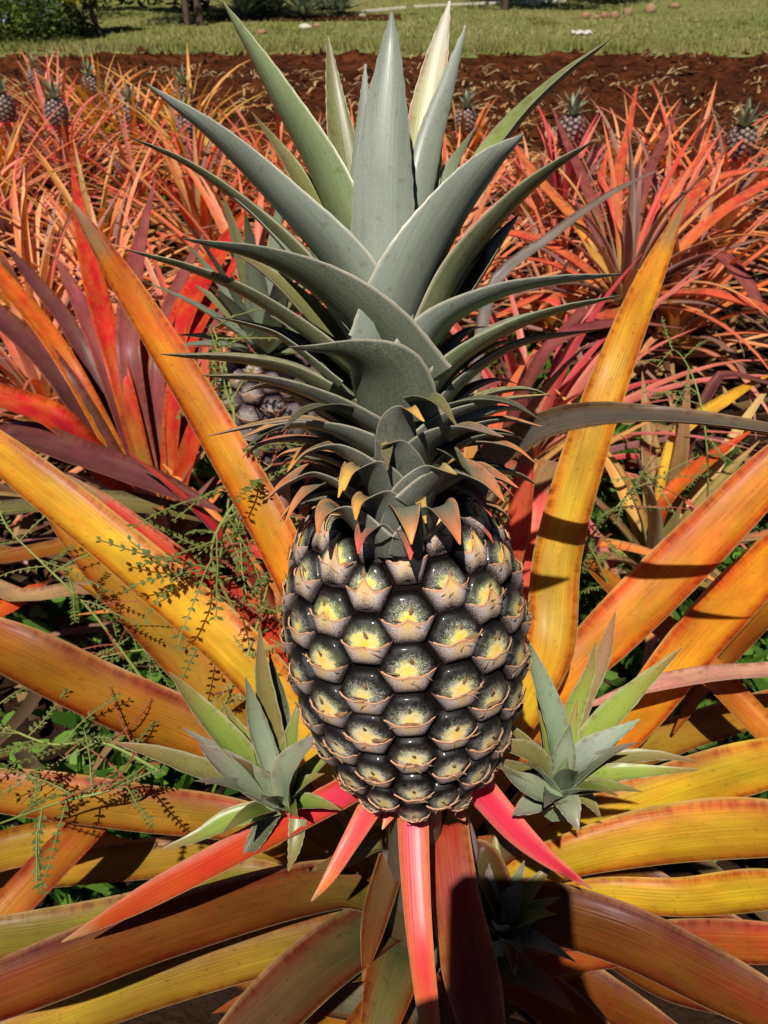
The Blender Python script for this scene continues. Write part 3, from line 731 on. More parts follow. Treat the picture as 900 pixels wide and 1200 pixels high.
def near_plant(name, label, base, n, L, sch, seed, specs=(), z0=.25, w=.036, stem=None, group=None, clear=None):
    rr = random.Random(seed)
    root = thing(name, label, 'pineapple plant', base, group)
    short_stem(root, z0+.08)
    for spec, cols in specs:
        pts = []
        for s in spec:
            p = Vector(base)+Vector((0,0,z0+.03)) if s[0] == 'B' else WZ(*s[:3])
            pts.append((p, .8*(s[1] if s[0] == 'B' else s[3])*depth(p)/F))
        Rd = pts[-1][0]-pts[0][0]; Rd.z = 0
        mb = MB(); leaf_geom(mb, pts, cols, Rdir=Rd, fold=.45, px=True, n=24, m=6, thick=.0015)
        mb.obj('leaf', M_LEAF, root, base)
    for (b, a, el, l, ww, dr, cols, kk) in rosette_leaves(n, L, sch, rr, z0, w, clear):
        mb = MB(); ribbon(mb, b, a, el, l, ww, dr, cols, kk, n=14, m=4, layers=2)
        mb.obj('leaf', M_FIELD, root)
    return root
gN = 'pineapple plants around the large ripe one'
# left neighbour, red
bl = WZ(168, 515, .62); bl.z = 0
rdR = ((.5,.36,.06),(.62,.05,.02),(.62,.06,.03),(.62,.10,.02),MAUVE); rdM = ((.36,.3,.1),(.30,.075,.065),(.33,.09,.08),(.36,.09,.07),(.26,.09,.08)); rdD = ((.15,.06,.04),(.15,.045,.04),(.18,.055,.05),(.26,.08,.05),(.16,.07,.06)); rdO = ((.5,.36,.06),(.62,.12,.015),(.6,.09,.02),(.64,.16,.02),MAUVE)
B = lambda w: ('B', w)
near_plant('pineapple_plant', 'young pineapple plant of red and mauve blades left of the ripe fruit, no fruit showing', bl, 16, .42, SCH['red'], 11, [
 ([B(20),(140,440,.55,33),(110,330,.48,32),(95,255,.43,21),(84,194,.39,2)], rdR),
 ([B(24),(152,420,.53,36),(158,320,.46,28),(182,210,.38,2)], rdM),
 ([B(20),(120,420,.54,30),(88,345,.49,22),(62,296,.46,2)], rdM),
 ([B(24),(80,430,.55,32),(0,325,.49,28),(-70,240,.44,2)], rdO),
 ([B(24),(70,445,.56,42),(0,374,.52,36),(-90,300,.47,2)], rdD),
 ([B(20),(90,400,.55,26),(40,330,.5,22),(5,285,.47,2)], rdD),
 ([B(24),(205,410,.54,36),(250,310,.47,32),(300,235,.42,4),(312,222,.41,2)], rdR),
 ([B(20),(210,440,.56,30),(252,345,.5,28),(290,285,.46,2)], rdR),
 ([B(20),(185,430,.55,26),(205,350,.5,26),(240,270,.45,2)], rdM),
 ([B(20),(225,425,.55,24),(250,380,.52,20),(285,330,.5,2)], rdM),
 ([B(30),(75,503,.6,44),(0,468,.57,42),(-100,430,.54,2)], rdR),
 ([B(24),(235,500,.6,32),(290,430,.56,24),(330,380,.54,2)], rdR),
 ([B(20),(165,400,.52,22),(168,350,.48,20),(160,330,.46,2)], rdO)], z0=.28, group=gN)
# dark blades low on the left, from a plant just out of the picture
bo = WZ(-190, 560, .8); bo.z = 0
near_plant('pineapple_plant', 'pineapple plant at the left edge with dark mauve and olive blades reaching in', bo, 14, .45, SCH['tan'], 17, [
 ([B(20),(0,512,.62,34),(100,538,.6,36),(200,575,.62,26),(260,600,.64,2)], rdD),
 ([B(20),(0,600,.66,30),(110,590,.64,34),(210,600,.66,22),(270,620,.68,2)], (OLIVE,(.16,.16,.05),(.2,.14,.05),(.24,.2,.1),DMAUVE)),
 ([B(20),(0,655,.68,36),(90,640,.67,32),(170,630,.68,3)], (RUST,(.3,.12,.03),RUST,(.4,.2,.06),UND)),
 ([B(20),(20,700,.7,30),(100,690,.7,28),(190,690,.72,2)], (TAN,(.4,.3,.14),TAN,(.5,.3,.15),PALE)),
 ([B(20),(-60,740,.72,30),(30,700,.72,30),(110,640,.72,2)], rdO)], z0=.25, group=gN)
bq = WZ(-120, 1180, .85); bq.z = 0
near_plant('pineapple_plant', 'pineapple plant at the lower left corner with brown-orange blades under the big leaves', bq, 8, .35, SCH['orange'], 23, [
 ([B(40),(-20,1108,.66,66),(45,1035,.64,66),(110,965,.64,50),(170,900,.66,2)], (RUST,(.42,.14,.02),RUST,(.34,.06,.02),PALE)),
 ([B(30),(-30,1020,.70,40),(60,990,.69,40),(150,985,.7,2)], lOl)], z0=.25, group=gN, clear=lambda a: math.cos(a-.8) > .2)
# right neighbour, out of the picture: crossing blades
br = WZ(1140, 1060, .85); br.z = 0
near_plant('pineapple_plant', 'pineapple plant beyond the right edge with orange blades crossing the weeds', br, 8, .35, SCH['orange'], 29, [
 ([B(30),(960,930,.66,50),(880,845,.62,52),(800,760,.60,46),(720,690,.6,34),(668,640,.6,3)], (GOLD,(.55,.17,.02),RUST,(.6,.2,.03),GREY)),
 ([B(20),(980,800,.6,18),(880,788,.56,17),(770,802,.54,18),(680,830,.54,3)], (TAN,(.6,.3,.22),(.6,.3,.22),(.6,.35,.25),PALE)),
 ([B(30),(950,700,.62,50),(860,760,.66,40),(790,860,.7,3)], lBr)], z0=.25, group=gN, clear=lambda a: math.cos(a-2.6) > .1)
# the plant behind with its own fruit
bb = W(318, 470, .98); zf = bb.z; bb.z = 0
pb = near_plant('pineapple_plant', 'pineapple plant with a grey-brown fruit half hidden behind the crown of the ripe one', bb, 22, .5, SCH['red'], 31, z0=.22, group=gN, clear=lambda a: math.cos(a+math.pi/2) > .75)
add_fruit(pb, zf-.08, 1.15, (0,0), 0, 1.3)
# right: the large coral rosette
bR = WZ(737, 312, .72); bR.z = 0
rC = ((.5,.36,.06),(.70,.12,.05),(.72,.12,.06),(.72,.2,.1),(.4,.16,.14)); rCo = ((.55,.38,.06),(.68,.2,.06),CORAL,(.7,.25,.1),(.5,.25,.2))
near_plant('pineapple_plant', 'large coral-red pineapple plant without fruit right of the crown, under bare soil', bR, 34, .62, SCH['red']+SCH['salmon'], 41, [
 ([B(14),(722,230,.62,17),(735,160,.55,12),(747,99,.48,2)], rC),
 ([B(14),(752,230,.62,17),(775,170,.57,12),(798,119,.52,2)], rdM),
 ([B(14),(770,250,.64,18),(805,205,.6,13),(834,166,.56,2)], rC),
 ([B(14),(690,230,.63,17),(665,170,.58,12),(647,126,.54,2)], rdM),
 ([B(14),(718,250,.64,18),(705,215,.61,13),(712,176,.57,2)], rC),
 ([B(14),(740,250,.63,20),(747,220,.6,18),(748,190,.57,2)], rdD),
 ([B(16),(790,262,.66,18),(830,215,.62,15),(900,200,.6,10),(960,215,.6,2)], rC),
 ([B(14),(830,300,.68,18),(870,330,.7,18),(895,370,.73,4)], rdM),
 ([B(16),(820,345,.7,19),(880,358,.7,17),(950,385,.73,2)], rC),
 ([B(16),(840,255,.64,17),(900,215,.6,14),(960,180,.57,2)], rC),
 ([B(14),(680,270,.66,18),(630,210,.62,14),(590,150,.58,2)], rCo),
 ([B(14),(660,300,.68,18),(600,275,.67,15),(545,280,.7,2)], rC),
 ([B(14),(700,375,.74,17),(640,350,.74,15),(580,370,.77,2)], rC),
 ([B(14),(690,360,.72,15),(630,420,.74,15),(540,470,.8,3)], rdM)], z0=.3, w=.024, group=gN)
# grey-brown blade that leans in front of it
bG = W(560, 470, 1.25); bG.z = 0
near_plant('pineapple_plant', 'pineapple plant behind the crown with one long thin grey-brown blade leaning right', bG, 20, .5, SCH['orange'], 43, [
 ([B(14),(575,345,.5,20),(650,275,.42,17),(720,225,.37,11),(768,201,.34,2)], lGr),
 ([B(14),(640,415,.52,20),(720,380,.5,17),(800,385,.52,2)], rdM)], z0=.22, group=gN)
bH = W(820, 470, 1.3); bH.z = 0
near_plant('pineapple_plant', 'low olive and yellow pineapple plant under the coral one at the right', bH, 26, .5, SCH['tan'], 47, [
 ([B(16),(840,445,.68,18),(900,450,.68,16),(980,470,.7,2)], rdD),
 ([B(16),(790,520,.75,22),(850,470,.7,22),(900,440,.68,3)], (YEL,YEL,GOLD,(.5,.3,.05),PALE)),
 ([B(16),(780,590,.8,22),(830,540,.76,22),(880,505,.72,3)], rdO)], z0=.12, group=gN)

# ---- rows of field plants: single-mesh leaf heads (their blades are a few pixels wide), fruit and crown as parts
def leafy_mesh(seed, sch, n=44, L=.74, w=.031):
    mb = MB(); rr = random.Random(seed)
    for (b, a, el, l, ww, dr, cols, kk) in rosette_leaves(n, L, sch, rr, .16, w): ribbon(mb, b, a, el, l, ww, dr, cols, kk, n=10, m=2, layers=1)
    for k in range(10):   # dead lower leaves
        a = rr.uniform(0, 6.28); ribbon(mb, (0,0,.12), a, .1, rr.uniform(.3,.5), .03, 1.0, (TAN,TAN,(.3,.18,.08),TAN,TAN), rr.uniform(-.3,.3), n=8, m=2)
    return mb.mesh('foliage', M_FIELD)
KINDS = {'salmon':[leafy_mesh(s, SCH['salmon']) for s in (1,2)], 'orange':[leafy_mesh(s, SCH['orange']) for s in (3,4)], 'tan':[leafy_mesh(s, SCH['tan']) for s in (5,6)], 'red':[leafy_mesh(s, SCH['red']+SCH['salmon'], 34) for s in (8,)]}
ADJ = {'salmon':'salmon-pink','orange':'orange','tan':'straw-coloured','red':'deep red'}
ORD = ['first','second','third','fourth','fifth','sixth','seventh','eighth','ninth','tenth','eleventh','twelfth','thirteenth','fourteenth','fifteenth','sixteenth','seventeenth','eighteenth','nineteenth','twentieth','twenty-first','twenty-second']
rowdefs = [  # y, x range, row words, spacing
 (1.62, [-1.25,-.78,-.35,.25], 'in the frontmost row'),
 (2.25, [-1.75,-1.5,-1.25,-1.0,-.75,-.4,-.1,.15,.5,.75,1.38,1.75], 'in row two'),
 (2.9,  [-2.2,-1.9,-1.6,-1.28,-1.0,-.7,-.38,.0,.3,.6,.95,1.3,1.65,2.0], 'in row three'),
 (3.55, [-2.7,-2.35,-2.0,-1.7,-1.4,-1.1,-.8,-.45,-.1,.25,.55,.95,1.35,1.75,2.15,2.5], 'in row four'),
 (4.2,  [-3.1,-2.65,-2.15,-1.7,-1.2,-.75,.25], 'in the row along the soil'),
 (4.85, [-3.5,-3.0,-2.5,-2.0], 'in the farthest row'),
]
rf = random.Random(77)
field = []
for (y, xs, words) in rowdefs:
    for i, x in enumerate(xs):
        if x > .3: kd = rf.choice(['salmon','red','red'])
        elif x > -.9: kd = rf.choice(['salmon','salmon','orange','red'])
        else: kd = rf.choice(['orange','tan','salmon','salmon','red'])
        field.append([x+rf.uniform(-.1,.1), y+rf.uniform(-.12,.12), kd, words, ORD[i]])
# plants that carry a fruit stand where the photograph shows one
for (px, py, wd) in [(4,125,24),(42,90,15),(66,130,24),(156,140,18),(107,100,16),(215,112,18),(219,160,22),(546,140,22),(669,152,29),(869,165,29)]:
    d = .088*F/wd if wd > 20 else .078*F/wd
    p = W(px, py, d)
    near = min(field, key=lambda f: (f[0]-p.x)**2+(f[1]-p.y)**2)
    if len(near) > 5 or (near[0]-p.x)**2+(near[1]-p.y)**2 > .2:
        near = [p.x, p.y, rf.choice(['salmon','orange']), 'alone by the bare soil', 'fruiting']; field.append(near)
    near[0], near[1] = p.x, p.y; near.append((p.z, .09))
# name each plant by the row it ended up in and its place from the left
ROWS = {1.62:'in the front row', 2.25:'in the second row from the front', 2.9:'in the third row from the front', 3.55:'in the fourth row from the front', 4.2:'in the row before the last', 4.85:'in the last row by the soil'}
for f in field: f[3] = ROWS[min(ROWS, key=lambda r: abs(r-f[1]))]
for wd in ROWS.values():
    for i, f in enumerate(sorted([f for f in field if f[3] == wd], key=lambda f: f[0])): f[4] = ORD[i]
for f in field:
    x, y, kd, words, od = f[:5]
    fr = len(f) > 5
    lab = f"{ADJ[kd]} pineapple plant {'with fruit ' if fr else ''}{words}, {od} from left"
    t = thing('pineapple_plant', lab, 'pineapple plant', (x, y, 0), 'pineapple plants in the field rows')
    o = link('foliage', rf.choice(KINDS[kd]), t); o.rotation_euler = (0,0,rf.uniform(0,6.28)); s = rf.uniform(.8,1.0); o.scale = (s,s,s*.95)
    if fr:
        z = max(.34, f[5][0]-.06)
        add_fruit(t, z, .85, (0,0), 1, 1.0, red=True)

# ================================================================== WEEDS
def weed(label, pts, seed, dense=1.0, size=1.0, cols=((.07,.12,.025),(.15,.17,.04),(.24,.08,.04)), cat='weed'):
    rr = random.Random(seed)
    P = [WZ(*p) for p in pts]
    base = P[0]
    root = thing('weed', label, cat, base, 'thin weeds between the leaves')
    st = MB(); fo = MB()
    C = [Vector(c[:3]) for c in catmull([(p.x,p.y,p.z) for p in P], 24)]
    tube(st, C, .0016*size, .0007*size, 5, (.2,.24,.06))
    for i in range(2, 25):
        for q in range(2 if rr.random() < .6*dense else 1):
            if rr.random() > .5*dense: continue
            p = C[i]; a = rr.uniform(0, 6.28); el = rr.uniform(-.3,.7)
            L = rr.uniform(.03,.075)*size; d = Vector((math.cos(a)*math.cos(el), math.sin(a)*math.cos(el), math.sin(el)))
            br = [p]; n = 10; curl = rr.uniform(-.35,.1)
            red = rr.random() < .28
            for k in range(n):
                d = (d+Vector((rr.uniform(-.1,.1), rr.uniform(-.1,.1), curl*.25))).normalized(); br.append(br[-1]+d*L/n)
            tube(st, br, .0007*size, .0004*size, 4, (.3,.07,.04) if red else (.2,.2,.06))
            for k in range(1, n+1):
                for sg in (-1, 1):
                    s = d.cross(Vector((0,0,1))); s = s.normalized() if s.length > .01 else Vector((1,0,0))
                    u = (s*sg*.8+d*.6+Vector((0,0,rr.uniform(-.3,.3)))).normalized(); ll = rr.uniform(.0035,.0062)*size*(.5 if red else 1)
                    v = u.cross(Vector((rr.uniform(-.3,.3),rr.uniform(-.3,.3),1))).normalized()*ll*.25
                    c = cols[2] if red else mixc(cols[0], cols[1], rr.random())
                    q0 = br[k]; ids = [fo.vert(z, c) for z in (q0, q0+u*ll*.5+v, q0+u*ll, q0+u*ll*.5-v)]
                    fo.face(*ids)
    st.obj('stem', M_STALK, root, base); fo.obj('foliage', M_FOL, root, base, smooth=False)
weed('feathery weed sprig climbing in front of the long orange leaf, left of the crown', [(236,800,.62),(250,700,.50),(266,600,.42),(275,500,.36),(262,420,.33),(250,385,.32)], 1, 1.5, 1.35)
weed('weed sprig with fresh green leaflets hanging over the orange leaf beside the fruit', [(300,760,.55),(262,690,.48),(248,640,.44),(290,570,.40),(318,545,.39)], 2, 1.7, 1.4)
weed('weed stem with reddish twigs leaning over the left orange leaves', [(170,800,.56),(110,720,.50),(50,660,.46),(10,620,.44),(0,600,.43)], 3, .9)
weed('pale horizontal weed stem with red twigs crossing the lower left leaf', [(190,905,.52),(120,870,.50),(60,872,.50),(0,850,.49),(-40,840,.49)], 4, 1.2)
weed('weed twigs with curled flower spikes lying on the leaf at the left edge', [(180,890,.53),(130,925,.50),(70,940,.50),(0,965,.49)], 5, .9)
weed('weed twigs beside the left shoulder of the fruit', [(250,850,.58),(285,780,.52),(305,720,.5),(320,660,.48),(335,620,.47)], 6, 1.1, 1.0, ((.14,.16,.04),(.3,.25,.08),(.3,.1,.05)))
weed('weed with a pale green stem and curled spikes right of the golden leaf', [(668,660,.62),(700,620,.56),(735,580,.52),(765,535,.5)], 7, 1.3, 1.2)
weed('thin drooping weed twig above the weeds on the right', [(830,600,.62),(828,520,.52),(815,450,.46),(790,410,.45),(770,430,.46)], 8, .9, 1.1)
weed('weed sprig bending over the golden leaf right of the fruit', [(720,700,.62),(690,640,.55),(655,610,.5),(620,600,.47)], 9, 1.1)
weed('low feathery weed behind the lower left leaves', [(230,760,.66),(180,760,.66),(120,770,.66),(60,790,.66)], 10, 1.2)

# ground cover in the gaps: rounded little leaves and grass
cov = MB(); rr = random.Random(90)
def cover(px, py, spread, n, dz=1.08):
    c = WZ(px, py, dz)
    for k in range(n):
        x, y = c.x+rr.gauss(0, spread), c.y+rr.gauss(0, spread); h = rr.uniform(.01,.16)
        col = mixc((.05,.13,.015), (.16,.3,.04), rr.random())
        if rr.random() < .45:
            p = Vector((x,y,h)); s = rr.uniform(.008,.02); a = rr.uniform(0,6.28)
            u = Vector((math.cos(a),math.sin(a),rr.uniform(-.3,.5)))*s; v = Vector((-math.sin(a),math.cos(a),rr.uniform(-.2,.2)))*s*.7
            cov.face(*[cov.vert(q, col) for q in (p-u, p-u*.4+v, p+u*.5+v*.9, p+u, p+u*.5-v*.9, p-u*.4-v)])
        else:
            p = Vector((x,y,0)); a = rr.uniform(0,6.28); L = rr.uniform(.08,.24); d = Vector((math.cos(a)*.5,math.sin(a)*.5,1)).normalized(); v = Vector((-math.sin(a),math.cos(a),0))*.003
            q1 = p+d*L*.6; q2 = p+d*L+Vector((math.cos(a),math.sin(a),-.4))*L*.25
            cov.face(*[cov.vert(q, col) for q in (p-v, p+v, q1+v*.8, q2, q1-v*.8)])
for args in [(720,590,.09,1500),(700,540,.07,700),(880,790,.10,1400),(860,700,.08,700),(620,620,.06,300),(50,240,.14,900),(150,250,.14,700),(160,880,.08,120),(130,760,.08,160),(300,560,.07,400),(215,345,.08,150),(760,660,.08,500),(500,330,.1,200),(600,430,.1,300),(100,1000,.07,120)]: cover(*args)
tag(cov.obj('ground_cover', M_FOL, smooth=False), 'green grass and small weeds growing between the pineapple plants', 'weeds', kind='stuff')

# dry leaf litter
lit = MB(); rr = random.Random(91)
for k in range(3600):
    y = rr.uniform(.05, 5.2)**1.0; x = rr.uniform(-.72*y-.7, .72*y+.7)
    if y < .7 or (y < .9 and rr.random() < .6): continue
    a = rr.uniform(0,6.28); L = rr.uniform(.08,.32); w = rr.uniform(.006,.016); z = rr.uniform(.01,.10)*(1 if rr.random() < .7 else 2.4)
    col = rr.choice([(.09,.05,.02),(.05,.026,.012),(.20,.12,.05),(.10,.04,.015),(.035,.02,.01),(.08,.032,.015)])  # browns darkened further, painting in the shade under the plants
    d = Vector((math.cos(a),math.sin(a),rr.uniform(-.15,.25))); s = Vector((-math.sin(a),math.cos(a),rr.uniform(-.5,.5))).normalized()*w
    p = Vector((x,y,z)); r = []
    for i in range(5):
        t = i/4; q = p+d*L*t+Vector((0,0,.25*L*t*(1-t)*rr.uniform(-.3,1))); q.z = max(.008, q.z); ww = 1-.8*t*t
        r.append([lit.vert(q-s*ww, col), lit.vert(q+s*ww, mixc(col,(.4,.3,.18),.12))])
    lit.grid(r)
tag(lit.obj('leaf_litter', M_LITTER), 'dry brown and tan leaf strips covering the soil under the plants', 'leaf litter', kind='stuff')

# ================================================================== GROUND, SOIL, LAWN
def soil_material():
    m = NT('red soil'); g = m.n('TexCoord').outputs['Object']
    n = m.noise(g, 2.2, 8, .65); n2 = m.noise(g, 14, 6, .7); st = m.noise(m.scale(g, (1,3,1)), 9, 5, .7)
    c = m.ramp(n, [(.3,(.026,.007,.0025)),(.5,(.085,.023,.007)),(.7,(.16,.048,.016))])
    c = m.mix(m.ramp(n2, [(.35,(0,)*3),(.7,(.5,)*3)]), c, (.05,.014,.007,1))
    c = m.mix(m.ramp(m.noise(m.scale(g, (1,1.6,1)), 4.5, 6, .75), [(.38,(.9,)*3),(.52,(0,)*3)]), c, (.012,.004,.002,1))  # dark noise pits paint in shading that the high sun leaves out
    c = m.mix(m.math('MULTIPLY', m.ramp(st, [(.6,(0,)*3),(.72,(1,)*3)]), .25), c, (.30,.17,.08,1))
    return m.finish(m.bsdf(Base_Color=c, Roughness=.95, Specular_IOR_Level=.05, Normal=m.bump(m.math('ADD', n, n2), .8, .05)))
M_SOIL = soil_material()
def lawn_material():
    m = NT('lawn'); g = m.n('TexCoord').outputs['Object']
    n = m.noise(g, .55, 6, .65); n2 = m.noise(m.scale(g, (1,.6,1)), 9, 6, .7); n3 = m.noise(g, 70, 3)
    c = m.ramp(n, [(.3,(.27,.23,.085)),(.5,(.20,.22,.055)),(.7,(.13,.19,.03))])
    c = m.mix(m.ramp(n2, [(.4,(0,)*3),(.75,(.8,)*3)]), c, (.33,.29,.14,1))
    c = m.mix(m.ramp(m.noise(g, 1.1, 4), [(.62,(0,)*3),(.70,(.8,)*3)]), c, (.11,.045,.022,1))
    return m.finish(m.bsdf(Base_Color=c, Roughness=.95, Specular_IOR_Level=.05, Normal=m.bump(m.math('ADD', n2, n3), .9, .05)))
M_LAWN = lawn_material()
mb = MB(); rows = []
xs = [-220,-60,-20]+[(-9+.12*i) for i in range(151)]+[20,60,220]; ys = [-220,-40,-4,-1]+[-.5+.1*i for i in range(116)]+[14,40,90,250]
def gz(x, y):
    if 3.8 < y < 11.3 and abs(x) < 9.3:
        f = sstep(3.8,4.6,y)*(1-sstep(10.3,11,y))
        return f*(.075*(.8*mnoise.noise(Vector((x*1.6,y*2.2,0)))+.7*mnoise.noise(Vector((x*4,y*6,3)))+.5*mnoise.noise(Vector((x*9,y*12,7))))-.02)-.01
    return -.01
for y in ys: rows.append([mb.vert((x,y,gz(x,y))) for x in xs])
mb.grid(rows); tag(mb.obj('ground', M_SOIL), 'red-brown tilled soil', 'ground', kind='structure')
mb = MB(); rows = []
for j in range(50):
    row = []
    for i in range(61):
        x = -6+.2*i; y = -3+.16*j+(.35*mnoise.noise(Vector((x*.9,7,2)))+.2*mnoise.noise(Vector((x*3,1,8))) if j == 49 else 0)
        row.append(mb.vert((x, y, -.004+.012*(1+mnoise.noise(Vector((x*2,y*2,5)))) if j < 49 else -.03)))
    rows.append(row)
mb.grid(rows); tag(mb.obj('painted_shade_bed', plain('painted bed shade', (.022,.011,.006), .95, .6, 25, .8, .02)), 'soil under the pineapple plants with near-black painted shade', 'bed', kind='structure')  # near-black sheet: shade of the gaps between plants put into its colour
def lawn_edge(x): return 10.45+.45*mnoise.noise(Vector((x*.6,0,1)))+.3*mnoise.noise(Vector((x*2.4,0,2))) + .02*x
def lz(x, y): return .012+.05*sstep(10.5,12,y)+.06*sstep(11,16,y)*mnoise.noise(Vector((x*.35,y*.35,4)))+.03*max(0,min(y,22)-12)*.5
mb = MB(); rows = []
for j in range(80):
    row = []
    for i in range(121):
        x = -15+.25*i
        if i == 0: x = -220
        if i == 120: x = 220
        y0 = lawn_edge(max(-15,min(15,x))); y = y0+(j*.16 if j < 70 else 11.2+(j-69)**2.2*1.2)
        row.append(mb.vert((x,y,lz(x,y) if j else -.03)))
    rows.append(row)
mb.grid(rows); tag(mb.obj('lawn', M_LAWN), 'mown grass slope beyond the soil', 'lawn', kind='structure')
gr = MB(); rr = random.Random(5)
for k in range(26000):
    y = 10.4+7*rr.random()**1.6; x = rr.uniform(-.62*y, .62*y)
    if y < lawn_edge(x)-.1*rr.random(): continue
    z = lz(x,y); a = rr.uniform(0,6.28); h = rr.uniform(.015,.06)*(2.2 if y < lawn_edge(x)+.4 else 1); s = Vector((math.cos(a),math.sin(a),0))*.008
    col = mixc((.15,.19,.03),(.38,.33,.14), min(1,max(0,.5+.9*mnoise.noise(Vector((x*.7,y*.7,9)))+rr.uniform(-.3,.3))))
    p = Vector((x,y,z)); gr.face(gr.vert(p-s,col), gr.vert(p+s,col), gr.vert(p+Vector((rr.uniform(-.04,.04),rr.uniform(-.04,.04),h)),col))
tag(gr.obj('lawn_grass', M_FOL, smooth=False), 'short green and straw-coloured grass blades on the lawn', 'grass', kind='stuff')
# clods and straw on the bare soil
cl = MB(); rr = random.Random(6)
for k in range(4200):
    y = rr.uniform(4.3,10.6); x = rr.uniform(-.6*y,.6*y); s = rr.uniform(.012,.05)*(1.8 if rr.random() < .15 else 1)
    c = Vector((x,y,gz(x,y)+s*.2)); vs = []
    for (dx,dy,dz) in ((1,0,0),(.3,.9,0),(-.8,.6,0),(-.8,-.6,0),(.3,-.9,0),(0,0,1)):
        vs.append(cl.vert(c+Vector((dx*rr.uniform(.6,1.1),dy*rr.uniform(.6,1.1),dz*rr.uniform(.8,1.3)-.2))*s*.8, (.09,.024,.010)))
    for i in range(5): cl.face(vs[i], vs[(i+1)%5], vs[5])
tag(cl.obj('soil_clods', M_SOIL, smooth=False), 'broken red-brown clods on the tilled strip', 'soil', kind='stuff')
sw = MB()
for k in range(6500):
    y = rr.uniform(3.6,10.4); x = rr.uniform(-.6*y,.6*y)
    if mnoise.noise(Vector((x*.8,y*1.2,12)))+.5*mnoise.noise(Vector((x*2.5,y*2.5,3))) < -.06+.35*sstep(8,10.4,y): continue
    a = rr.uniform(0,6.28); L = rr.uniform(.04,.18); s = Vector((-math.sin(a),math.cos(a),.3))*rr.uniform(.003,.010); d = Vector((math.cos(a),math.sin(a),rr.uniform(-.05,.3)))
    p = Vector((x,y,gz(x,y)+.015)); col = mixc((.26,.14,.06),(.46,.32,.17), rr.random())
    ids = [sw.vert(q,col) for q in (p-s, p+s, p+d*L*.5+s+Vector((0,0,.02)), p+d*L, p+d*L*.5-s+Vector((0,0,.02)))]; sw.face(*ids)
tag(sw.obj('dry_straw', M_LITTER), 'dry straw scattered over the tilled soil', 'straw', kind='stuff')

# ================================================================== BACKGROUND THINGS
def onlawn(px, py):
    r = ray(px, py); t = 5
    for _ in range(400):
        p = CAM+r*t
        if p.z <= lz(p.x,p.y): return Vector((p.x,p.y,lz(p.x,p.y)))
        t += .05
    return Vector((p.x,p.y,lz(p.x,p.y)))
def crown_blob(mb, c, rx, rz, n, s, cols, seed, lumps=9):
    rr = random.Random(seed)
    L = [(Vector((rr.gauss(0,.45)*rx, rr.gauss(0,.45)*rx, rr.gauss(0,.4)*rz)), rr.uniform(.35,.6)) for _ in range(lumps)]
    for k in range(n):
        o, r = rr.choice(L); v = Vector((rr.gauss(0,1),rr.gauss(0,1),rr.gauss(0,1))).normalized()*(rr.random()**.35)
        p = Vector(c)+o+Vector((v.x*rx*r, v.y*rx*r, v.z*rz*r))
        if p.z < .02: continue
        u = Vector((rr.gauss(0,1),rr.gauss(0,1),rr.gauss(0,.6))).normalized()*s*rr.uniform(.6,1.3); w = u.cross(Vector((rr.gauss(0,1),rr.gauss(0,1),rr.gauss(0,1)))).normalized()*s*.35
        col = mixc(cols[0], cols[1], rr.random()**1.3)
        mb.face(*[mb.vert(q,col) for q in (p-u, p+w, p+u, p-w)])
def tree(label, px, py, trunk_w, h, crx, crz, cols, seed, lean=0, n=2600, s=.09, group='trees on the lawn', low=None):
    b = onlawn(px, py); r = trunk_w*depth(b)/F/2; rr = random.Random(seed)
    t = thing('tree', label, 'tree', b, group)
    mb = MB(); pts = [b+Vector((0,0,-.05))]
    for k in range(1,7): pts.append(b+Vector((lean*k/6+rr.uniform(-.02,.02), rr.uniform(-.02,.02), h*k/6)))
    tube(mb, pts, r*1.15, r*.6, 9)
    top = pts[-1]
    for k in range(6):
        a = rr.uniform(0,6.28); q = pts[4 if k % 2 else 5]; e = q+Vector((math.cos(a)*crx*.6, math.sin(a)*crx*.6, crz*rr.uniform(.3,.9)))
        tube(mb, [q, q*.5+e*.5+Vector((0,0,.05)), e], r*.4, r*.12, 5)
    mb.obj('trunk', M_BARK, t, b)
    mb = MB(); crown_blob(mb, top+Vector((0,0,crz*.45)), crx, crz, n, s, cols, seed); mb.obj('crown', M_FOL, t, b, smooth=False)
tree('small yellow-green tree on the lawn beside the flowering bush', 118, 41, 6, .42, .42, .32, ((.30,.30,.03),(.66,.56,.05)), 1, -.12, 1500, .07)
tree('slim dark tree trunk on the lawn, the left one of the close pair', 219, 30, 7, 2.4, 1.2, .9, ((.03,.06,.015),(.09,.14,.03)), 2)
tree('paler thicker tree trunk on the lawn, the right one of the close pair', 235, 30, 8, 2.6, 1.2, .9, ((.03,.06,.015),(.09,.14,.03)), 3)
tree('dark slim tree behind the tip of the crown beside the pale kerb', 591, 12, 9, 2.5, 1.3, 1.0, ((.03,.06,.015),(.09,.14,.03)), 4)
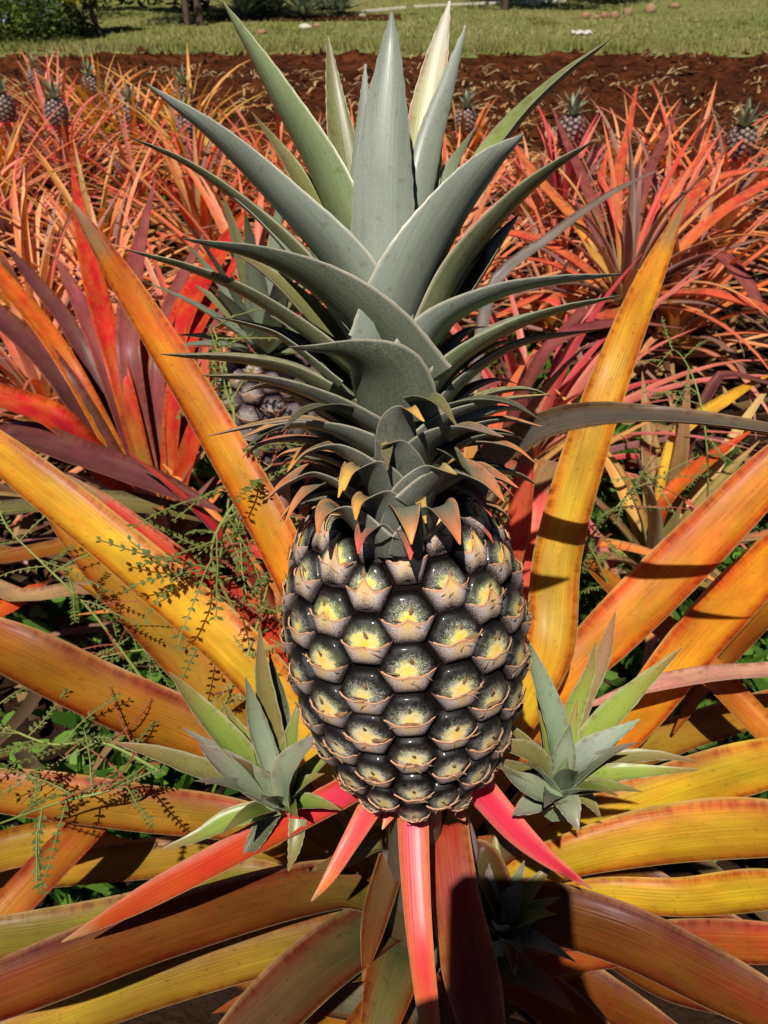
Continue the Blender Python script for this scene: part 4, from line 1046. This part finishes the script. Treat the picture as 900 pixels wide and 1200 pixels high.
# flowering bush
bp = onlawn(20, 52); t = thing('flowering_bush', 'rounded dark green bush with small blue flowers at the top left', 'bush', bp)
mb = MB(); crown_blob(mb, bp+Vector((-.25,.5,.35)), .95, .55, 7000, .045, ((.02,.04,.006),(.16,.22,.035)), 8, 14); mb.obj('foliage', M_FOL, t, bp, smooth=False)
mb = MB(); crown_blob(mb, bp+Vector((-.25,.5,.38)), 1.0, .58, 260, .03, ((.14,.16,.45),(.3,.34,.62)), 8, 14); mb.obj('flower', M_FOL, t, bp, smooth=False)
mb = MB()
for k in range(5): tube(mb, [bp+Vector((-.25,.5,-.03)), bp+Vector((-.25+.2*math.cos(k*1.3),.5+.2*math.sin(k*1.3),.35))], .02, .01, 5)
mb.obj('stem', M_BARK, t, bp)
def hedge(px0, px1, py, h, seed, label):
    a, b = onlawn(px0, py), onlawn(px1, py); mb = MB(); rr = random.Random(seed); n = int((b-a).length/.5)+1
    t = thing('hedge', label, 'hedge', (a+b)/2)
    for k in range(n): crown_blob(mb, a.lerp(b, k/max(1,n-1))+Vector((0,rr.uniform(-.2,.3),h*.5)), .55, h*.6*rr.uniform(.8,1.2), 900, .07, ((.012,.03,.008),(.06,.11,.025)), seed+k, 6)
    mb.obj('foliage', M_FOL, t, (a+b)/2, smooth=False)
hedge(80, 300, 14, 1.0, 20, 'long dark green hedge along the back of the lawn at the left')
hedge(-160, 60, 14, 1.0, 60, 'dark hedge behind the flowering bush at the left edge')
# agaves
for (px, py, s, lab) in [(287,22,.62,'small grey-green agave at the left end of the group on the lawn'),(322,18,.66,'second agave from the left in the group on the lawn'),(355,22,.8,'largest grey-green agave in the middle of the group on the lawn'),(398,17,.66,'agave at the right end of the group on the lawn'),(376,12,.6,'agave at the back of the group on the lawn')]:
    s *= 1.25; b = onlawn(px, py); mb = MB(); rr = random.Random(px); t = thing('agave', lab, 'agave', b, 'agaves on the lawn')
    for k in range(48):
        lv = k/47; a = k*2.4; ribbon(mb, b+Vector((0,0,.02+.05*lv)), a, lerp(.25,1.4,lv)+rr.uniform(-.1,.1), s*rr.uniform(.7,1.05)*.85, .05*s*1.3, .15, ((.2,.27,.15),(.26,.33,.18),(.32,.34,.19),(.32,.37,.22),(.22,.28,.17)), n=6, m=2)
    mb.obj('foliage', M_CROWN, t, b)
    mb = MB(); tube(mb, [b+Vector((0,0,-.02)), b+Vector((0,0,.12))], .06, .04, 7); mb.obj('stem', M_BARK, t, b)
mb = MB()
a = onlawn(340, 24); rows = []
for j in range(5):
    rows.append([mb.vert((a.x-1.3+2.9*i/14+.1*mnoise.noise(Vector((i,j,1))), a.y-.15+.7*j/4+.1*mnoise.noise(Vector((i,j,5))), lz(a.x-1.3+2.9*i/14, a.y-.15+.7*j/4)+.012)) for i in range(15)])
mb.grid(rows); tag(mb.obj('soil_bed', M_SOIL), 'bare brown soil bed around the agaves', 'soil bed', kind='structure')
def rock(label, px, py, wpx, hpx, seed, mat=M_ROCK, name='rock', group='stones on the lawn'):
    b = onlawn(px, py); k = depth(b)/F; rr = random.Random(seed); mb = MB(); rows = []
    for i in range(1,8):
        th = math.pi*i/8; row = []
        for j in range(12):
            ph = 2*math.pi*j/12; d = Vector((math.sin(th)*math.cos(ph), math.sin(th)*math.sin(ph), math.cos(th)))
            f = 1+.35*mnoise.noise(d*1.8+Vector((seed,0,0))); row.append(mb.vert(b+Vector((d.x*wpx*k*.5*f, d.y*wpx*k*.4*f, d.z*hpx*k*.6*f+hpx*k*.25))))
        rows.append(row)
    mb.grid(rows[::-1], closed=True); mb.face(*rows[0]); mb.face(*rows[-1][::-1])
    tag(mb.obj(name, mat), label, 'rock', group)
M_PALE = plain('pale stone', (.55,.48,.4), .85, .25, 5, .4, .02)
rock('pale flat stone in front of the agaves', 358, 34, 16, 6, 1, M_PALE)
rock('small pale stone right of the agaves', 424, 20, 10, 5, 2, M_PALE)
rock('brown stone on the lawn left of the pale one', 306, 40, 14, 5, 3); rock('small brown stone just right of the pale flat one', 372, 32, 9, 5, 4)
for i, (px, py, w, h, lab) in enumerate([(686,22,10,8,'leftmost brown stone in the row on the right lawn'),(698,23,8,6,'second brown stone of the row on the right lawn'),(708,21,9,7,'small brown stone in the middle of the row on the right lawn'),(720,21,12,8,'broad brown stone right of the middle of the row'),(736,18,11,9,'brown stone beside the largest in the row'),(761,15,14,11,'largest reddish-brown stone in the row on the right lawn'),(790,10,12,7,'brown stone at the far right end of the row')]): rock(lab, px, py, w, h, 10+i)
# pale kerb strips along the back of the lawn
M_KERB = plain('pale concrete', (.55,.5,.42), .85, .2, 6, .3, .01)
for (x0,y0,x1,y1,lab) in [(425,15,475,10,'pale concrete kerb piece left of the crown tip'),(485,9,588,4,'long pale kerb piece behind the crown tip'),(602,5,662,2,'pale kerb piece right of the dark tree')]:
    a, b = onlawn(x0,y0), onlawn(x1,y1); d = (b-a).normalized(); s = Vector((-d.y,d.x,0)).normalized()*.03; mb = MB()
    v = [mb.vert(q) for q in (a-s, b-s, b+s, a+s)]; u = [mb.vert(q+Vector((0,0,.03))) for q in (a-s*.8, b-s*.8, b+s*.8, a+s*.8)]
    mb.face(*u); [mb.face(v[i], v[(i+1)%4], u[(i+1)%4], u[i]) for i in range(4)]
    tag(mb.obj('kerb', M_KERB, smooth=False), lab, 'kerb', 'kerb pieces along the lawn')
b = onlawn(681, 41); mb = MB(); rows = []
for i in range(9): rows.append([mb.vert(b+Vector((-.13+.26*i/8, (j-1)*.05, .02+.03*(j == 1)+.012*math.sin(i*2+j)))) for j in range(3)])
mb.grid(rows); tag(mb.obj('plastic_scrap', plain('white plastic', (.5,.49,.46), .5, .1, 8, .2, .01)), 'crumpled white scrap lying on the lawn at the right', 'litter')
bh = onlawn(712, 3); t = thing('shrub', 'low dark shrub at the top edge above the row of stones', 'shrub', bh)
mb = MB(); crown_blob(mb, bh+Vector((0,.3,.35)), .9, .5, 2500, .06, ((.012,.025,.006),(.07,.1,.02)), 70, 10); mb.obj('foliage', M_FOL, t, bh, smooth=False)
# far tree belt, above the frame
rr = random.Random(99)
for k in range(9):
    x = -24+6*k+rr.uniform(-1,1); b = Vector((x, 36+rr.uniform(-2,3), lz(x,36))); t = thing('tree', f'broad dark green tree in the far belt behind the lawn, {ORD[k]} from the left', 'tree', b, 'far trees behind the lawn')
    mb = MB(); tube(mb, [b+Vector((0,0,-.2)), b+Vector((.1,0,1.5)), b+Vector((0,0,3.4))], .2, .1, 8); mb.obj('trunk', M_BARK, t, b)
    mb = MB(); crown_blob(mb, b+Vector((0,0,3.8)), 3.2, 2.6, 2200, .28, ((.02,.045,.012),(.07,.12,.03)), 200+k, 10); mb.obj('crown', M_FOL, t, b, smooth=False)

# ================================================================== PHOTOGRAPHER (stands behind the camera; the shade at the lower right is theirs)
def skin_body(name, verts, edges, radii, mat, parent, levels=2, root=0):
    me = bpy.data.meshes.new(name); me.from_pydata(verts, edges, []); me.materials.append(mat)
    o = link(name, me, parent); md = o.modifiers.new('skin', 'SKIN'); md.use_smooth_shade = True
    for i, r in enumerate(radii):
        v = me.skin_vertices[0].data[i]; v.radius = (r if isinstance(r, tuple) else (r, r)); v.use_root = i == root
    sb = o.modifiers.new('sub', 'SUBSURF'); sb.levels = levels; sb.render_levels = levels
    return o
per = thing('person', 'person standing bent forward with both hands on a phone, in dark shirt and jeans', 'person', (0,-.5,0))
def P_(x,y,z): return (x, y+.5-(.14 if y < -.3 else .05 if y < -.2 else 0), z)
V, E, RD = [], [], []
def jn(p, r, par=None):
    V.append(P_(*p)); RD.append(r)
    if par is not None: E.append((par, len(V)-1))
    return len(V)-1
pel = jn((0,-.52,.92), (.15,.11)); sp = jn((0,-.51,1.10), (.13,.10), pel); ch = jn((0,-.46,1.28), (.15,.11), sp); nk = jn((0,-.41,1.42), .05, ch)
h1 = jn((0,-.37,1.49), (.068,.075), nk); h2 = jn((0,-.355,1.57), (.074,.085), h1); h3 = jn((0,-.37,1.64), .055, h2)
FWD = Vector((0,CT,-ST)); UPV = Vector((0,ST,CT)); PC = CAM-FWD*.012-UPV*.06
for sg in (-1,1):
    sh = jn((sg*.17,-.45,1.34), .055, ch); elb = jn((sg*.23,-.36,1.08), .042, sh); wr = jn((sg*.10,-.14,1.03), .028, elb)
    pm = PC+Vector((sg*.052,0,0))-UPV*.055-FWD*.02; pa = jn(tuple(pm), (.034,.016), wr)
    for k in range(4):
        q = pm+UPV*(.012+.016*k)+FWD*.012+Vector((sg*.004,0,0)); a = jn(tuple(q), .009, pa); b = jn(tuple(q+FWD*.014-Vector((sg*.022,0,0))), .008, a); jn(tuple(q+FWD*.014-Vector((sg*(.036+.004*(k % 3)),0,0))), .006, b)
    q = pm-FWD*.014+UPV*.02; a = jn(tuple(q), .011, pa); jn(tuple(q-Vector((sg*.03,0,0))+UPV*.02), .008, a)
    hp = jn((sg*.09,-.52,.84), .085, pel); kn = jn((sg*.10,-.50,.47), .058, hp); an = jn((sg*.10,-.54,.08), .04, kn); jn((sg*.11,-.38,.035), .034, an)
skin_body('body', V, E, RD, plain('skin', (.42,.24,.16), .55, .08, 40, .1, .001), per)
V, E, RD = [], [], []
a0 = jn((0,-.52,.86), (.165,.125)); a1 = jn((0,-.51,1.10), (.15,.12), a0); a2 = jn((0,-.46,1.29), (.165,.125), a1); jn((0,-.425,1.38), .07, a2)
for sg in (-1,1): b1 = jn((sg*.17,-.45,1.34), .068, a2); b2 = jn((sg*.23,-.36,1.08), .054, b1); jn((sg*.15,-.22,1.05), .044, b2)
skin_body('shirt', V, E, RD, plain('dark cloth', (.03,.035,.05), .9, .2, 60, .3, .002), per)
V, E, RD = [], [], []
a0 = jn((0,-.52,.90), (.16,.125))
for sg in (-1,1): b1 = jn((sg*.09,-.52,.82), .095, a0); b2 = jn((sg*.10,-.50,.47), .07, b1); jn((sg*.10,-.53,.12), .056, b2)
skin_body('trousers', V, E, RD, plain('denim', (.04,.06,.11), .9, .2, 80, .3, .002), per)
V, E, RD = [], [], []
a0 = jn((0,-.40,1.60), (.083,.085)); a1 = jn((0,-.41,1.67), .06, a0); jn((0,-.44,1.53), .06, a0)
skin_body('hair', V, E, RD, plain('dark hair', (.02,.013,.009), .6, .3, 120, .4, .004), per)
mb = MB(); hx, hy, hz = .0375, .077, .004
ring = [(-hx+.008,-hy),(hx-.008,-hy),(hx,-hy+.008),(hx,hy-.008),(hx-.008,hy),(-hx+.008,hy),(-hx,hy-.008),(-hx,-hy+.008)]
f_ = [mb.vert(PC+Vector((x,0,0))+UPV*y+FWD*hz, (.02,.02,.02)) for x,y in ring]; b_ = [mb.vert(PC+Vector((x,0,0))+UPV*y-FWD*hz, (.02,.02,.02)) for x,y in ring]
mb.face(*f_); mb.face(*b_[::-1]); mb.grid([f_+[f_[0]], b_+[b_[0]]])
tag(mb.obj('phone', plain('black glass', (.02,.02,.022), .2, .1, 10, .0, .001), smooth=False), 'black phone held in both hands of the person taking the photo', 'phone')

# ================================================================== LIGHT, SKY, CAMERA
SUN = Vector((-.140, -.465, .86)).normalized()
el = math.asin(SUN.z); azm = math.atan2(SUN.x, SUN.y)
w = bpy.data.worlds.new('World'); scn.world = w; w.use_nodes = True
nt = w.node_tree; nt.nodes.clear()
sky = nt.nodes.new('ShaderNodeTexSky'); sky.sky_type = 'NISHITA'; sky.sun_disc = False; sky.sun_elevation = el; sky.sun_rotation = azm; sky.air_density = .55; sky.dust_density = 0; sky.altitude = 3000
bg = nt.nodes.new('ShaderNodeBackground'); bg.inputs[1].default_value = .05
ou = nt.nodes.new('ShaderNodeOutputWorld'); nt.links.new(sky.outputs[0], bg.inputs[0]); nt.links.new(bg.outputs[0], ou.inputs[0])
sl = bpy.data.lights.new('sun', 'SUN'); sl.energy = 5.0; sl.angle = rad(.53); sl.color = (1,.95,.86)
so = bpy.data.objects.new('sun', sl); COL.objects.link(so); so.rotation_euler = (-SUN).to_track_quat('-Z','Y').to_euler()
cd = bpy.data.cameras.new('camera'); co = bpy.data.objects.new('camera', cd); COL.objects.link(co)
co.location = CAM; co.rotation_euler = (math.pi/2-TH, 0, 0)
cd.sensor_fit = 'VERTICAL'; cd.sensor_height = 24; cd.lens = 24*F/1200; cd.clip_start = .01; cd.clip_end = 800
cd.dof.use_dof = True; cd.dof.focus_distance = .40; cd.dof.aperture_fstop = 17
scn.camera = co
scn.view_settings.view_transform = 'Standard'; scn.view_settings.look = 'None'; scn.view_settings.exposure = .22; scn.view_settings.gamma = 1
scn.cycles.max_bounces = 5; scn.cycles.diffuse_bounces = 2; scn.cycles.transparent_max_bounces = 4; scn.cycles.use_denoising = True
